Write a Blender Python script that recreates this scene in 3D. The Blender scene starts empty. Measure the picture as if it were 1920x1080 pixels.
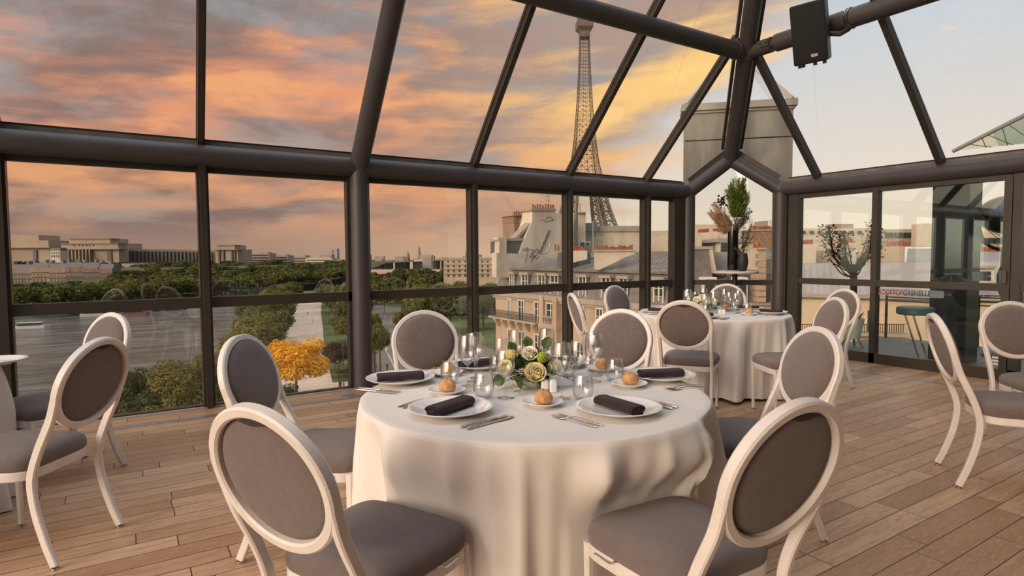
import bpy, math, random
from math import sin, cos, pi, radians, sqrt, atan2, hypot
from mathutils import Vector, Matrix
SC = bpy.context.scene
COL = SC.collection
random.seed(7)

# ------------------------------------------------------------------ camera
FPX = 1131.0
CM = ((0.842153, 0.034259, -0.538149), (-0.539195, 0.040907, -0.841187), (-0.006804, 0.998575, 0.052922))
CAM = Vector((0, 0, 1.35))
cd = bpy.data.cameras.new('camera')
cd.sensor_width = 36.0
cd.lens = 36.0 * FPX / 1920.0
cd.clip_start = 0.05
cd.clip_end = 9000
cam = bpy.data.objects.new('camera', cd)
COL.objects.link(cam)
cam.matrix_world = Matrix.Translation(CAM) @ Matrix(CM).to_4x4()
SC.camera = cam

# ------------------------------------------------------------------ view
SC.view_settings.view_transform = 'Standard'
SC.view_settings.look = 'None'
SC.view_settings.gamma = 1.0
SC.view_settings.use_curve_mapping = False
SC.view_settings.exposure = 0.0
SC.cycles.max_bounces = 10
SC.cycles.transparent_max_bounces = 24
SC.cycles.transmission_bounces = 6
SC.cycles.glossy_bounces = 4
SC.cycles.diffuse_bounces = 4
SC.cycles.caustics_reflective = False
SC.cycles.caustics_refractive = False
SC.cycles.use_denoising = True
SC.cycles.sample_clamp_indirect = 4.0


# ------------------------------------------------------------------ node helper
class NT:
    def __init__(s, tree):
        s.t = tree
        s.n = tree.nodes
        s.l = tree.links

    def add(s, typ, **kw):
        nd = s.n.new(typ)
        for k, v in kw.items():
            if k.startswith('i_'):
                s.put(nd, k[2:], v)
            else:
                setattr(nd, k, v)
        return nd

    def put(s, nd, key, v):
        sock = nd.inputs[int(key)] if key.isdigit() else nd.inputs[key.replace('_', ' ')]
        if hasattr(v, 'is_linked') and hasattr(v, 'node'):
            s.l.new(v, sock)
        else:
            sock.default_value = v

    def m(s, op, a, b=0.0, c=0.0, clamp=False):
        nd = s.n.new('ShaderNodeMath')
        nd.operation = op
        nd.use_clamp = clamp
        for i, v in enumerate((a, b, c)):
            s.put(nd, str(i), v)
        return nd.outputs[0]

    def step(s, v, a, b, smooth=True):
        nd = s.n.new('ShaderNodeMapRange')
        nd.interpolation_type = 'SMOOTHSTEP' if smooth else 'LINEAR'
        nd.clamp = True
        s.put(nd, '0', v)
        nd.inputs[1].default_value = a
        nd.inputs[2].default_value = b
        return nd.outputs[0]

    def mix(s, f, a, b, blend='MIX'):
        nd = s.n.new('ShaderNodeMix')
        nd.data_type = 'RGBA'
        nd.blend_type = blend
        s.put(nd, '0', f)
        for i, v in ((6, a), (7, b)):
            if isinstance(v, tuple) and len(v) == 3:
                v = v + (1.0,)
            s.put(nd, str(i), v)
        return nd.outputs[2]

    def vec(s, x, y, z):
        nd = s.n.new('ShaderNodeCombineXYZ')
        for i, v in enumerate((x, y, z)):
            s.put(nd, str(i), v)
        return nd.outputs[0]

    def noise(s, v, scale, detail=4.0, rough=0.55, dist=0.0):
        nd = s.n.new('ShaderNodeTexNoise')
        s.put(nd, 'Vector', v)
        nd.inputs['Scale'].default_value = scale
        nd.inputs['Detail'].default_value = detail
        nd.inputs['Roughness'].default_value = rough
        nd.inputs['Distortion'].default_value = dist
        return nd.outputs['Fac']


def S(r, g, b):
    f = lambda c: (c / 12.92 if c <= 0.04045 else ((c + 0.055) / 1.055) ** 2.4)
    return (f(r / 255.0), f(g / 255.0), f(b / 255.0))


# ------------------------------------------------------------------ sky
def build_world():
    w = bpy.data.worlds.new('sunset_sky')
    SC.world = w
    w.use_nodes = True
    N = NT(w.node_tree)
    N.n.clear()
    tc = N.add('ShaderNodeTexCoord')
    sp = N.add('ShaderNodeSeparateXYZ', i_0=tc.outputs['Generated'])
    x, y, z = sp.outputs
    az = N.m('MULTIPLY', N.m('ARCTAN2', y, x), 180 / pi)          # degrees, from the far right wall direction
    el = N.m('MULTIPLY', N.m('ARCSINE', z), 180 / pi)
    zz = N.m('ADD', N.m('MAXIMUM', z, 0.0), 0.16)
    px = N.m('DIVIDE', x, zz)
    py = N.m('DIVIDE', y, zz)
    pv = N.vec(px, N.m('MULTIPLY', py, 1.0), 0.0)
    ang = N.vec(N.m('MULTIPLY', az, 0.09), N.m('MULTIPLY', el, 0.17), 1.7)   # sky angles
    skew = N.vec(N.m('ADD', N.m('MULTIPLY', az, 0.05), N.m('MULTIPLY', el, 0.06)), N.m('MULTIPLY', el, 0.17), 4.2)
    n1 = N.noise(pv, 1.3, 8.0, 0.55, 0.35)
    n2 = N.noise(skew, 1.55, 7.0, 0.50, 0.45)
    n3 = N.noise(ang, 2.2, 7.0, 0.58, 0.35)
    n4 = N.noise(N.vec(N.m('MULTIPLY', az, 0.05), N.m('MULTIPLY', el, 0.3), 9.1), 1.4, 7.0, 0.6, 0.8)
    # clear part of the sky
    e1 = N.step(el, 1.0, 24.0, False)
    clear = N.mix(e1, S(240, 221, 196), S(184, 201, 217))
    clear = N.mix(N.step(el, 18.0, 60.0), clear, S(150, 172, 192))
    # clouded part: blue gaps, grey-mauve base, orange and gold lit parts
    blue = N.mix(N.step(el, 2.0, 24.0), S(176, 152, 140), S(146, 152, 156))
    grey = N.mix(N.step(az, 46.0, 84.0), S(176, 150, 136), S(136, 114, 108))
    body = N.mix(N.step(N.m('ADD', n1, N.m('MULTIPLY', N.m('SUBTRACT', n3, 0.5), 0.35)), 0.36, 0.58), blue, grey)
    gold = N.mix(N.step(az, 42.0, 76.0), S(252, 205, 130), S(226, 150, 112))
    gold = N.mix(N.step(el, 14.0, 2.0), gold, S(224, 160, 122))
    lit = N.m('ADD', N.m('MULTIPLY', n2, 0.75), N.m('MULTIPLY', n4, 0.35))
    # more lit clouds between 3 and 18 degrees, and towards the right
    band = N.m('MULTIPLY', N.step(el, 26.0, 10.0), 0.075)
    band = N.m('ADD', band, N.m('MULTIPLY', N.step(az, 72.0, 44.0), 0.055))
    lit = N.m('ADD', lit, band)
    litm = N.m('MULTIPLY', N.step(lit, 0.53, 0.76), 0.95)
    cl = N.mix(litm, body, gold)
    hi = N.step(N.m('ADD', N.m('MULTIPLY', n3, 0.6), N.m('MULTIPLY', n2, 0.55)), 0.60, 0.74)
    cl = N.mix(N.m('MULTIPLY', N.m('MULTIPLY', hi, litm), 0.55), cl, N.mix(N.step(az, 40.0, 70.0), S(255, 222, 150), S(246, 178, 122)))
    # haze at the skyline
    cl = N.mix(N.step(el, 4.5, 0.0), cl, N.mix(N.step(az, 50.0, 92.0), S(220, 178, 146), S(160, 130, 118)))
    # where the clouds end on the right
    edge = N.m('ADD', az, N.m('MULTIPLY', el, 1.0))
    edge = N.m('ADD', edge, N.m('MULTIPLY', N.m('SUBTRACT', n2, 0.5), 26.0))
    cover = N.step(edge, 47.0, 58.0)
    sky = N.mix(cover, clear, cl)
    wisp = N.m('MULTIPLY', N.step(n4, 0.60, 0.72), N.m('MULTIPLY', N.step(el, 6.0, 12.0), 0.6))
    sky = N.mix(N.m('MULTIPLY', wisp, N.m('SUBTRACT', 1.0, cover)), sky, S(246, 214, 188))
    sky = N.mix(N.step(el, -1.0, -4.0), sky, (0.07, 0.06, 0.05))
    # the sky dims away from the sunset
    sky = N.mix(N.m('MULTIPLY', N.step(az, 8.0, -40.0), 0.72), sky, (0.10, 0.115, 0.14))
    # bright evening glow around the low sun, west of the building
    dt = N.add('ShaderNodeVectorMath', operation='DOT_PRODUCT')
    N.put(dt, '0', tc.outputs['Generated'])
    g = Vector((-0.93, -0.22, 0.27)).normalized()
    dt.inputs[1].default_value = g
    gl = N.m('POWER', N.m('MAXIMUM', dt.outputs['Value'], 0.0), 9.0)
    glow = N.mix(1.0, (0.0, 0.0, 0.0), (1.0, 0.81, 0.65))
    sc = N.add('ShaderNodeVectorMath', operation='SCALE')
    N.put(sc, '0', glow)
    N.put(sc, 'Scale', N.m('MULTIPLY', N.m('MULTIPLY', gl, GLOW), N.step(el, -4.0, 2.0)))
    zen = N.add('ShaderNodeVectorMath', operation='SCALE')
    N.put(zen, '0', N.mix(1.0, (0, 0, 0), (0.80, 0.90, 1.05)))
    N.put(zen, 'Scale', N.m('MULTIPLY', N.step(el, 42.0, 78.0), ZEN))
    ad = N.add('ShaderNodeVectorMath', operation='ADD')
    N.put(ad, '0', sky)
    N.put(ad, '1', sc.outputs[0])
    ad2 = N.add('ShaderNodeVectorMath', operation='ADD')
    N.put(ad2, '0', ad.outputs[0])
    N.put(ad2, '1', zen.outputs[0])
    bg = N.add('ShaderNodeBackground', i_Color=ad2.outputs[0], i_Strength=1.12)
    out = N.add('ShaderNodeOutputWorld', i_Surface=bg.outputs[0])


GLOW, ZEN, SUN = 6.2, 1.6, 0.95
build_world()
sd = bpy.data.lights.new('evening_sun', 'SUN')
sd.energy = SUN
sd.angle = radians(9)
sd.color = (1.0, 0.74, 0.50)
so = bpy.data.objects.new('evening_sun', sd)
COL.objects.link(so)
so.rotation_euler = Vector((-0.90, -0.28, 0.28)).to_track_quat('Z', 'Y').to_euler()


# ------------------------------------------------------------------ pixels of the measured picture -> world points
def ray(px, py):
    v = Vector((px - 960.0, 540.0 - py, -FPX))
    return Matrix(CM) @ v


def gz(px, py, z=0.0):
    d = ray(px, py)
    return CAM + d * ((z - CAM.z) / d.z)


def onY(px, py, Y):
    d = ray(px, py)
    return CAM + d * (Y / d.y)


def onX(px, py, X):
    d = ray(px, py)
    return CAM + d * (X / d.x)


def dep(px, py, D):
    return CAM + ray(px, py) * (D / FPX)


# ------------------------------------------------------------------ materials
MATS = {}


def mat(name, col, rough=0.5, metal=0.0, var=0.06, scale=8.0, bump=0.0, bscale=60.0, sheen=0.0, coat=0.0, spec=0.5, stretch=None, col2=None, trans=0.0):
    if name in MATS:
        return MATS[name]
    m = bpy.data.materials.new(name)
    m.use_nodes = True
    N = NT(m.node_tree)
    N.n.clear()
    tc = N.add('ShaderNodeTexCoord')
    v = tc.outputs['Object']
    if stretch:
        mp = N.add('ShaderNodeMapping', i_0=v)
        mp.inputs['Scale'].default_value = stretch
        v = mp.outputs[0]
    f = N.noise(v, scale, 5.0, 0.6)
    f = N.step(f, 0.3, 0.7)
    c2 = col2 if col2 else tuple(min(1.0, c * (1 + 2 * var)) for c in col)
    c1 = col if col2 else tuple(c * (1 - var) for c in col)
    c = N.mix(f, c1, c2)
    p = N.add('ShaderNodeBsdfPrincipled', i_Base_Color=c, i_Roughness=rough, i_Metallic=metal)
    p.inputs['Specular IOR Level'].default_value = spec
    if sheen:
        p.inputs['Sheen Weight'].default_value = sheen
        p.inputs['Sheen Roughness'].default_value = 0.5
    if coat:
        p.inputs['Coat Weight'].default_value = coat
        p.inputs['Coat Roughness'].default_value = 0.08
    if bump:
        b = N.add('ShaderNodeBump', i_Strength=bump, i_Height=N.noise(v, bscale, 3.0, 0.6))
        b.inputs['Distance'].default_value = 0.01
        N.put(p, 'Normal', b.outputs[0])
    sh = p.outputs[0]
    if trans:
        tl = N.add('ShaderNodeBsdfTranslucent', i_Color=c)
        mx = N.add('ShaderNodeMixShader', i_0=trans, i_1=sh, i_2=tl.outputs[0])
        sh = mx.outputs[0]
    N.add('ShaderNodeOutputMaterial', i_Surface=sh)
    MATS[name] = m
    return m


def glass(name, tint, f0=0.04, gain=1.0, edge=0.0, rough=0.0, refl=(0.95, 1.0, 0.97)):
    """thin pane: clear transmission plus a mirror share that rises at grazing angles"""
    if name in MATS:
        return MATS[name]
    m = bpy.data.materials.new(name)
    m.use_nodes = True
    N = NT(m.node_tree)
    N.n.clear()
    lw = N.add('ShaderNodeLayerWeight')
    lw.inputs['Blend'].default_value = 0.5
    sch = N.m('ADD', f0, N.m('MULTIPLY', 1.0 - f0, N.m('POWER', lw.outputs['Facing'], 5.0)))
    fac = N.m('MULTIPLY', sch, gain, clamp=True)
    tcoord = N.add('ShaderNodeTexCoord')
    smear = N.step(N.noise(tcoord.outputs['Object'], 3.0, 4.0), 0.3, 0.7)
    tintc = N.mix(N.m('MULTIPLY', smear, 0.15), tint, tuple(c * 0.97 for c in tint))
    if edge:
        tintc = N.mix(N.m('MULTIPLY', N.m('POWER', lw.outputs['Facing'], 3.0), edge), tintc, (0.20, 0.21, 0.21))
    tr = N.add('ShaderNodeBsdfTransparent', i_Color=tintc)
    gl = N.add('ShaderNodeBsdfGlossy', i_Roughness=rough)
    gl.inputs['Color'].default_value = refl + (1,)
    mx = N.add('ShaderNodeMixShader', i_0=fac, i_1=tr.outputs[0], i_2=gl.outputs[0])
    N.add('ShaderNodeOutputMaterial', i_Surface=mx.outputs[0])
    MATS[name] = m
    return m


# ------------------------------------------------------------------ mesh builder
def frame_of(t, side):
    t = t.normalized()
    n = t.cross(side)
    if n.length < 1e-6:
        n = t.orthogonal()
    n.normalize()
    return n


class MB:
    def __init__(s):
        s.v = []
        s.f = []

    def quad(s, a, b, c, d):
        i = len(s.v)
        s.v += [tuple(a), tuple(b), tuple(c), tuple(d)]
        s.f.append((i, i + 1, i + 2, i + 3))
        return s

    def poly(s, pts):
        i = len(s.v)
        s.v += [tuple(p) for p in pts]
        s.f.append(tuple(range(i, i + len(pts))))
        return s

    def box(s, c, d, rz=0.0):
        cx, cy, cz = c
        a, b, h = d[0] / 2, d[1] / 2, d[2] / 2
        co, si = cos(rz), sin(rz)
        i = len(s.v)
        for z in (-h, h):
            for x, y in ((-a, -b), (a, -b), (a, b), (-a, b)):
                s.v.append((cx + x * co - y * si, cy + x * si + y * co, cz + z))
        s.f += [(i + 3, i + 2, i + 1, i), (i + 4, i + 5, i + 6, i + 7)]
        for k in range(4):
            s.f.append((i + k, i + (k + 1) % 4, i + 4 + (k + 1) % 4, i + 4 + k))
        return s

    def span(s, a, b):
        return s.box([(p + q) / 2 for p, q in zip(a, b)], [abs(q - p) for p, q in zip(a, b)])

    def loft(s, rings, close=True, cap=True, cap0=True):
        i = len(s.v)
        n = len(rings[0])
        for r in rings:
            s.v += [tuple(p) for p in r]
        for k in range(len(rings) - 1):
            for j in range(n if close else n - 1):
                a = i + k * n + j
                b = i + k * n + (j + 1) % n
                s.f.append((a, b, b + n, a + n))
        if cap and cap0:
            s.f.append(tuple(reversed(range(i, i + n))))
        if cap:
            e = i + (len(rings) - 1) * n
            s.f.append(tuple(range(e, e + n)))
        return s

    def sweep(s, path, sec, side=None, closed=False, scale=None, cap=True):
        """sec: list of (a,b); a along side, b along the in-plane normal"""
        P = [Vector(p) for p in path]
        n = len(P)
        rings = []
        for k in range(n):
            if closed:
                t = P[(k + 1) % n] - P[k - 1]
            else:
                t = P[min(k + 1, n - 1)] - P[max(k - 1, 0)]
            sd_ = Vector(side) if side is not None else (Vector((0, 0, 1)) if abs(t.normalized().z) < 0.9 else Vector((1, 0, 0)))
            nn = frame_of(t, sd_)
            ss = nn.cross(t.normalized())
            q = scale[k] if scale else 1.0
            rings.append([P[k] + ss * (a * q) + nn * (b * q) for a, b in sec])
        if closed:
            rings.append(rings[0])
            return s.loft(rings, cap=False)
        return s.loft(rings, cap=cap)

    def tube(s, path, r, seg=8, closed=False, scale=None, side=None):
        sec = [(r * cos(2 * pi * k / seg), r * sin(2 * pi * k / seg)) for k in range(seg)]
        return s.sweep(path, sec, side=side, closed=closed, scale=scale)

    def lathe(s, prof, c=(0, 0, 0), seg=24, cap=True):
        rings = [[(c[0] + r * cos(2 * pi * k / seg), c[1] + r * sin(2 * pi * k / seg), c[2] + z) for k in range(seg)] for r, z in prof]
        return s.loft(rings, cap=cap)

    def prism(s, pts, ext):
        """polygon pts (3D) pushed along ext"""
        e = Vector(ext)
        P = [Vector(p) for p in pts]
        i = len(s.v)
        n = len(P)
        s.v += [tuple(p) for p in P] + [tuple(p + e) for p in P]
        s.f.append(tuple(reversed(range(i, i + n))))
        s.f.append(tuple(range(i + n, i + 2 * n)))
        for k in range(n):
            s.f.append((i + k, i + (k + 1) % n, i + n + (k + 1) % n, i + n + k))
        return s

    def ball(s, c, r, seg=12, rings=8, squash=(1, 1, 1)):
        prof = []
        R = []
        for k in range(rings + 1):
            th = pi * k / rings
            rr, z = max(sin(th), 1e-3), -cos(th)
            R.append([(c[0] + r * squash[0] * rr * cos(2 * pi * j / seg), c[1] + r * squash[1] * rr * sin(2 * pi * j / seg), c[2] + r * squash[2] * z) for j in range(seg)])
        return s.loft(R)

    def xf(s, M):
        s.v = [tuple(M @ Vector(p)) for p in s.v]
        return s

    def mesh(s, name, sharp=35):
        me = bpy.data.meshes.new(name)
        me.from_pydata(s.v, [], s.f)
        me.validate()
        if sharp is not None:
            me.polygons.foreach_set('use_smooth', [True] * len(me.polygons))
            me.set_sharp_from_angle(angle=radians(sharp))
        me.update()
        return me

    def build(s, name, m, parent=None, sharp=35, loc=None):
        me = s.mesh(name, sharp)
        return put(name, me, m, parent, loc)


def put(name, me, m, parent=None, loc=None, rz=0.0):
    o = bpy.data.objects.new(name, me)
    COL.objects.link(o)
    if m and len(me.materials) == 0:
        me.materials.append(m)
    if parent:
        o.parent = parent
    if loc:
        o.location = loc
    if rz:
        o.rotation_euler = (0, 0, rz)
    return o


def tag(o, label, cat, group=None, kind=None):
    o['label'] = label
    o['category'] = cat
    if group:
        o['group'] = group
    if kind:
        o['kind'] = kind
    return o


def thing(name, label, cat, loc=(0, 0, 0), rz=0.0, group=None, kind=None):
    o = bpy.data.objects.new(name, None)
    o.empty_display_size = 0.1
    COL.objects.link(o)
    o.location = loc
    o.rotation_euler = (0, 0, rz)
    return tag(o, label, cat, group, kind)


def struct(o):
    o['kind'] = 'structure'
    return o


def dup(root, loc, rz=0.0, label=None, scale=None):
    kids = KIDS.get(root.name)
    if kids is None:
        kids = KIDS[root.name] = [(c, [g for g in c.children]) for c in root.children]
    r = root.copy()
    COL.objects.link(r)
    r.location = loc
    r.rotation_euler = (0, 0, rz)
    if scale:
        r.scale = (scale, scale, scale) if not isinstance(scale, tuple) else scale
    if label:
        r['label'] = label
    for c, gs in kids:
        cc = c.copy()
        COL.objects.link(cc)
        cc.parent = r
        for g_ in gs:
            gg = g_.copy()
            COL.objects.link(gg)
            gg.parent = cc
    return r


KIDS = {}


def rrect(w, h, r, n=2):
    """rounded rectangle section"""
    out = []
    for cx, cy, a0 in ((w / 2 - r, h / 2 - r, 0), (-w / 2 + r, h / 2 - r, 90), (-w / 2 + r, -h / 2 + r, 180), (w / 2 - r, -h / 2 + r, 270)):
        for k in range(n + 1):
            a = radians(a0 + 90 * k / n)
            out.append((cx + r * cos(a), cy + r * sin(a)))
    return out


def spline(pts, n=6):
    """Catmull-Rom through points"""
    P = [Vector(p) for p in pts]
    P = [2 * P[0] - P[1]] + P + [2 * P[-1] - P[-2]]
    out = []
    for i in range(1, len(P) - 2):
        for k in range(n):
            t = k / n
            a, b, c, d = P[i - 1], P[i], P[i + 1], P[i + 2]
            out.append(0.5 * ((2 * b) + (c - a) * t + (2 * a - 5 * b + 4 * c - d) * t * t + (3 * b - a - 3 * c + d) * t ** 3))
    out.append(P[-2])
    return out


# ------------------------------------------------------------------ shared materials
STEEL = mat('grey_painted_steel', (0.056, 0.050, 0.051), 0.5, 0.0, 0.06, 3.0, 0.05, 120)
ALU = mat('bronze_aluminium', (0.050, 0.043, 0.034), 0.42, 0.25, 0.08, 4.0)
ALUL = mat('dusty_sill_metal', (0.17, 0.15, 0.13), 0.55, 0.2, 0.15, 5.0)
GASKET = mat('black_gasket', (0.012, 0.012, 0.012), 0.6)
PANE = glass('window_glass', (0.91, 0.935, 0.91), 0.045, 2.2, refl=(0.82, 1.0, 0.92))
ROOFG = glass('roof_glass', (0.955, 0.955, 0.955), 0.04, 0.8)
WHITE = mat('white_chair_paint', (0.69, 0.645, 0.605), 0.42, 0.0, 0.03, 14, 0.05, 90)
FABRIC = mat('taupe_upholstery', (0.165, 0.130, 0.120), 0.85, 0.0, 0.05, 30, 0.5, 900, sheen=0.25, spec=0.2)
FOLDSHADE = mat('grip_fold_shadow', (0.035, 0.027, 0.025), 0.9)
CHROME = mat('polished_steel', (0.62, 0.60, 0.57), 0.18, 1.0, 0.05, 20)
BLACK = mat('black_plastic', (0.012, 0.011, 0.011), 0.5)
CLOTH = mat('white_tablecloth_linen', (0.72, 0.68, 0.635), 0.8, 0.0, 0.02, 5, 0.12, 700, sheen=0.1, spec=0.2)
CHINA = mat('glazed_white_china', (0.82, 0.81, 0.79), 0.12, 0.0, 0.01, 10, coat=0.5)
NAPKIN = mat('dark_aubergine_napkin', (0.026, 0.016, 0.017), 0.5, 0.0, 0.15, 30, 0.3, 800, sheen=0.04, spec=0.2)
CRYSTAL = glass('clear_glassware', (0.985, 0.985, 0.98), 0.05, 1.9, 0.75, refl=(1.0, 1.0, 1.0))
BREAD = mat('crusty_bread', (0.46, 0.20, 0.065), 0.7, 0.0, 0.2, 45, 0.5, 160, col2=(0.68, 0.40, 0.17))

# ================================================================== ROOM
YL, XR, EZ = 6.03, 7.73, 2.255
X0, Y0 = -5.0, -3.5
SL = radians(51.5)
TS = math.tan(SL)
CA, CB = Vector((6.90, 6.03, 0)), Vector((7.73, 5.11, 0))


ROWH = 0.128


def wood_mat():
    m = bpy.data.materials.new('oak_plank_floor')
    m.use_nodes = True
    N = NT(m.node_tree)
    N.n.clear()
    ge = N.add('ShaderNodeNewGeometry')
    pos = ge.outputs['Position']
    br = N.add('ShaderNodeTexBrick')
    sx_ = N.add('ShaderNodeSeparateXYZ', i_0=pos)
    wn_ = N.add('ShaderNodeTexWhiteNoise', noise_dimensions='1D')
    N.put(wn_, 'W', N.m('FLOOR', N.m('DIVIDE', N.m('ADD', sx_.outputs[1], 10.0), ROWH)))
    N.put(br, 'Vector', N.vec(N.m('ADD', sx_.outputs[0], N.m('MULTIPLY', wn_.outputs['Value'], 7.0)), N.m('ADD', sx_.outputs[1], 10.0), 0.0))
    br.offset, br.offset_frequency, br.squash = 0.0, 2, 1.0
    for k, v in (('Scale', 1.0), ('Mortar Size', 0.0026), ('Mortar Smooth', 0.1), ('Bias', 0.0), ('Brick Width', 0.86), ('Row Height', ROWH)):
        br.inputs[k].default_value = v
    br.inputs['Color1'].default_value = (0, 0, 0, 1)
    br.inputs['Color2'].default_value = (1, 1, 1, 1)
    br.inputs['Mortar'].default_value = (0.5, 0.5, 0.5, 1)
    t = N.add('ShaderNodeSeparateColor', i_0=br.outputs['Color']).outputs[0]
    mp = N.add('ShaderNodeMapping', i_0=pos)
    mp.inputs['Scale'].default_value = (1.6, 16.0, 1.0)
    off = N.add('ShaderNodeVectorMath', operation='ADD')
    N.put(off, '0', mp.outputs[0])
    N.put(off, '1', N.vec(N.m('MULTIPLY', t, 37.0), N.m('MULTIPLY', t, 11.0), 0.0))
    g1 = N.noise(off.outputs[0], 2.2, 7.0, 0.62, 1.4)
    g2 = N.noise(off.outputs[0], 9.0, 4.0, 0.7, 0.3)
    base = N.mix(t, S(158, 122, 92), S(202, 168, 134))
    base = N.mix(N.m('MULTIPLY', N.step(g1, 0.62, 0.34), 0.55), base, S(140, 98, 66))
    base = N.mix(N.m('MULTIPLY', N.step(g2, 0.45, 0.75), 0.4), base, S(216, 186, 150))
    # small dark knots
    vo = N.add('ShaderNodeTexVoronoi')
    N.put(vo, 'Vector', pos)
    vo.inputs['Scale'].default_value = 2.3
    kn = N.step(N.m('ADD', vo.outputs['Distance'], N.m('MULTIPLY', g2, 0.08)), 0.10, 0.065)
    base = N.mix(N.m('MULTIPLY', kn, 0.6), base, S(88, 62, 46))
    seam = br.outputs['Fac']
    base = N.mix(seam, base, S(58, 38, 26))
    p = N.add('ShaderNodeBsdfPrincipled', i_Base_Color=base)
    N.put(p, 'Roughness', N.m('ADD', 0.34, N.m('MULTIPLY', g1, 0.22)))
    b = N.add('ShaderNodeBump', i_Strength=0.35)
    b.inputs['Distance'].default_value = 0.004
    N.put(b, 'Height', N.m('SUBTRACT', N.m('MULTIPLY', g2, 0.3), seam))
    N.put(p, 'Normal', b.outputs[0])
    N.add('ShaderNodeOutputMaterial', i_Surface=p.outputs[0])
    return m


WOOD = wood_mat()
fl = MB()
out = [(X0, Y0), (XR + 0.1, Y0), (XR + 0.1, CB.y + 0.02), (CA.x + 0.02, YL + 0.1), (X0, YL + 0.1)]
fl.prism([(x, y, -0.25) for x, y in out], (0, 0, 0.25))
struct(fl.build('floor', WOOD, sharp=None))

# grey metal strips let into the floor beside the glazing
STRIP = mat('brushed_floor_strip', (0.30, 0.33, 0.36), 0.35, 0.6, 0.1, 20)
struct(MB().span((X0, 5.655, -0.01), (6.6, 5.725, 0.004)).build('trim_1', STRIP))
struct(MB().span((7.02, Y0, -0.01), (7.07, 5.0, 0.004)).build('trim_2', STRIP))

# ---- steel tube frame
tn = [2]


def trim(mb, m=STEEL, sharp=40):
    tn[0] += 1
    return struct(mb.build('trim_%d' % tn[0], m, sharp=sharp))


# eave tubes
trim(MB().tube([(X0, YL, EZ), (CA.x, YL, EZ)], 0.098, 20))
trim(MB().tube([(XR, Y0, EZ), (XR, CB.y, EZ)], 0.098, 20))
# wall columns under the eaves, with base plates
for x in (2.02, -2.17):
    c = trim(MB().tube([(x, YL - 0.01, 0.012), (x, YL - 0.01, EZ)], 0.094, 22))
    b = MB().lathe([(0.12, 0), (0.12, 0.012), (0.1, 0.014)], (x, YL - 0.01, 0), 24)
    b.span((x - 0.30, YL - 0.26, 0), (x - 0.18, YL - 0.17, 0.008))
    b.build('base_plate', mat('grey_plate', (0.32, 0.33, 0.34), 0.4, 0.5), c)
for c_ in (CA, CB):
    trim(MB().tube([(c_.x, c_.y, 0), (c_.x, c_.y, EZ + 0.05)], 0.098, 22))
    trim(MB().ball((c_.x, c_.y, EZ), 0.112, 18, 12))
APEX = Vector((7.365, 5.665, EZ + 0.365 * TS))
SMAX = 2.7


def hip(s, o=0.0):
    return Vector((XR - s, YL - s, EZ + TS * s + o))


a_ = trim(MB().tube([(CA.x, CA.y, EZ), APEX], 0.098, 20))
a_ = trim(MB().tube([(CB.x, CB.y, EZ), APEX], 0.098, 20))
h_ = trim(MB().tube([APEX - Vector((0, 0, 0.02)), hip(SMAX)], 0.100, 22))
col = MB()
d = (hip(1) - hip(0)).normalized()
col.tube([hip(0.335), hip(0.47)], 0.106, 22)
col.build('sleeve', STEEL, h_)
trim(MB().ball(APEX, 0.112, 18, 12))
# purlin tubes, with pinned ends at the hip
SP = 1.24
node = hip(SP)
zp = node.z
pl = trim(MB().tube([(X0, YL - SP, zp), (node.x - 0.12, YL - SP, zp)], 0.10, 20))
MB().tube([(node.x - 0.22, YL - SP, zp), (node.x - 0.16, YL - SP, zp)], 0.107, 20).build('end_collar', STEEL, pl)
pr = trim(MB().tube([(XR - SP, Y0, zp), (XR - SP, node.y - 0.42, zp)], 0.100, 20))
k = MB().tube([(XR - SP, node.y - 0.05, zp), (XR - SP, node.y - 0.36, zp)], 0.088, 18)
k.tube([(XR - SP, node.y - 0.34, zp), (XR - SP, node.y - 0.44, zp)], 0.045, 12)
k.box((XR - SP - 0.07, node.y - 0.30, zp + 0.01), (0.05, 0.11, 0.07))
k.build('pinned_end', STEEL, pr)
for yy in (-0.03, 0.03):
    MB().ball((XR - SP - 0.098, node.y - 0.30 + yy, zp + 0.012), 0.012, 8, 6).build('bolt', BLACK, pr)
trim(MB().ball(node, 0.125, 18, 12))
# big rafter tube above the wall column, in the left roof slope
for x, k in ((2.02, 0.0), (-2.17, 0.0)):
    trim(MB().tube([(x, YL, EZ), (x + k * SMAX, YL - SMAX, EZ + TS * SMAX)], 0.094, 20))
for x in (2.02, -2.17):
    trim(MB().ball((x, YL, EZ), 0.112, 16, 10))

# ---- rafters: bronze glazing bars
nL = Vector((0, sin(SL), cos(SL)))
nR = Vector((sin(SL), 0, cos(SL)))


def pL(x, s, o=0.0):
    return Vector((x, YL - s, EZ + TS * s)) + nL * o


def pR(y, s, o=0.0):
    return Vector((XR - s, y, EZ + TS * s)) + nR * o


BAR = [(-0.028, -0.035), (-0.012, -0.035), (-0.012, -0.045), (0.012, -0.045), (0.012, -0.035), (0.028, -0.035), (0.028, 0.03), (0.034, 0.03), (0.034, 0.07), (-0.034, 0.07), (-0.034, 0.03), (-0.028, 0.03)]
RL = [(-3.55, 0.0, SMAX), (-0.80, -0.14, SMAX), (0.60, -0.045, SMAX), (3.37, 0.035, SMAX), (4.74, 0.13, 2.6), (6.08, 0.19, 1.32)]
for x, k, s1 in RL:
    b = MB().sweep([pL(x, 0.03, 0.085), pL(x + k * s1, s1, 0.085)], BAR, side=(1, 0, 0))
    trim(b, ALU, 20)
RR = [(4.57, 0.12, 1.32), (3.14, 0.10, SMAX), (1.70, 0.06, SMAX), (0.25, 0.0, SMAX)]
for y, k, s1 in RR:
    b = MB().sweep([pR(y, 0.03, 0.085), pR(y + k * s1, s1, 0.085)], BAR, side=(0, 1, 0))
    trim(b, ALU, 20)
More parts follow.
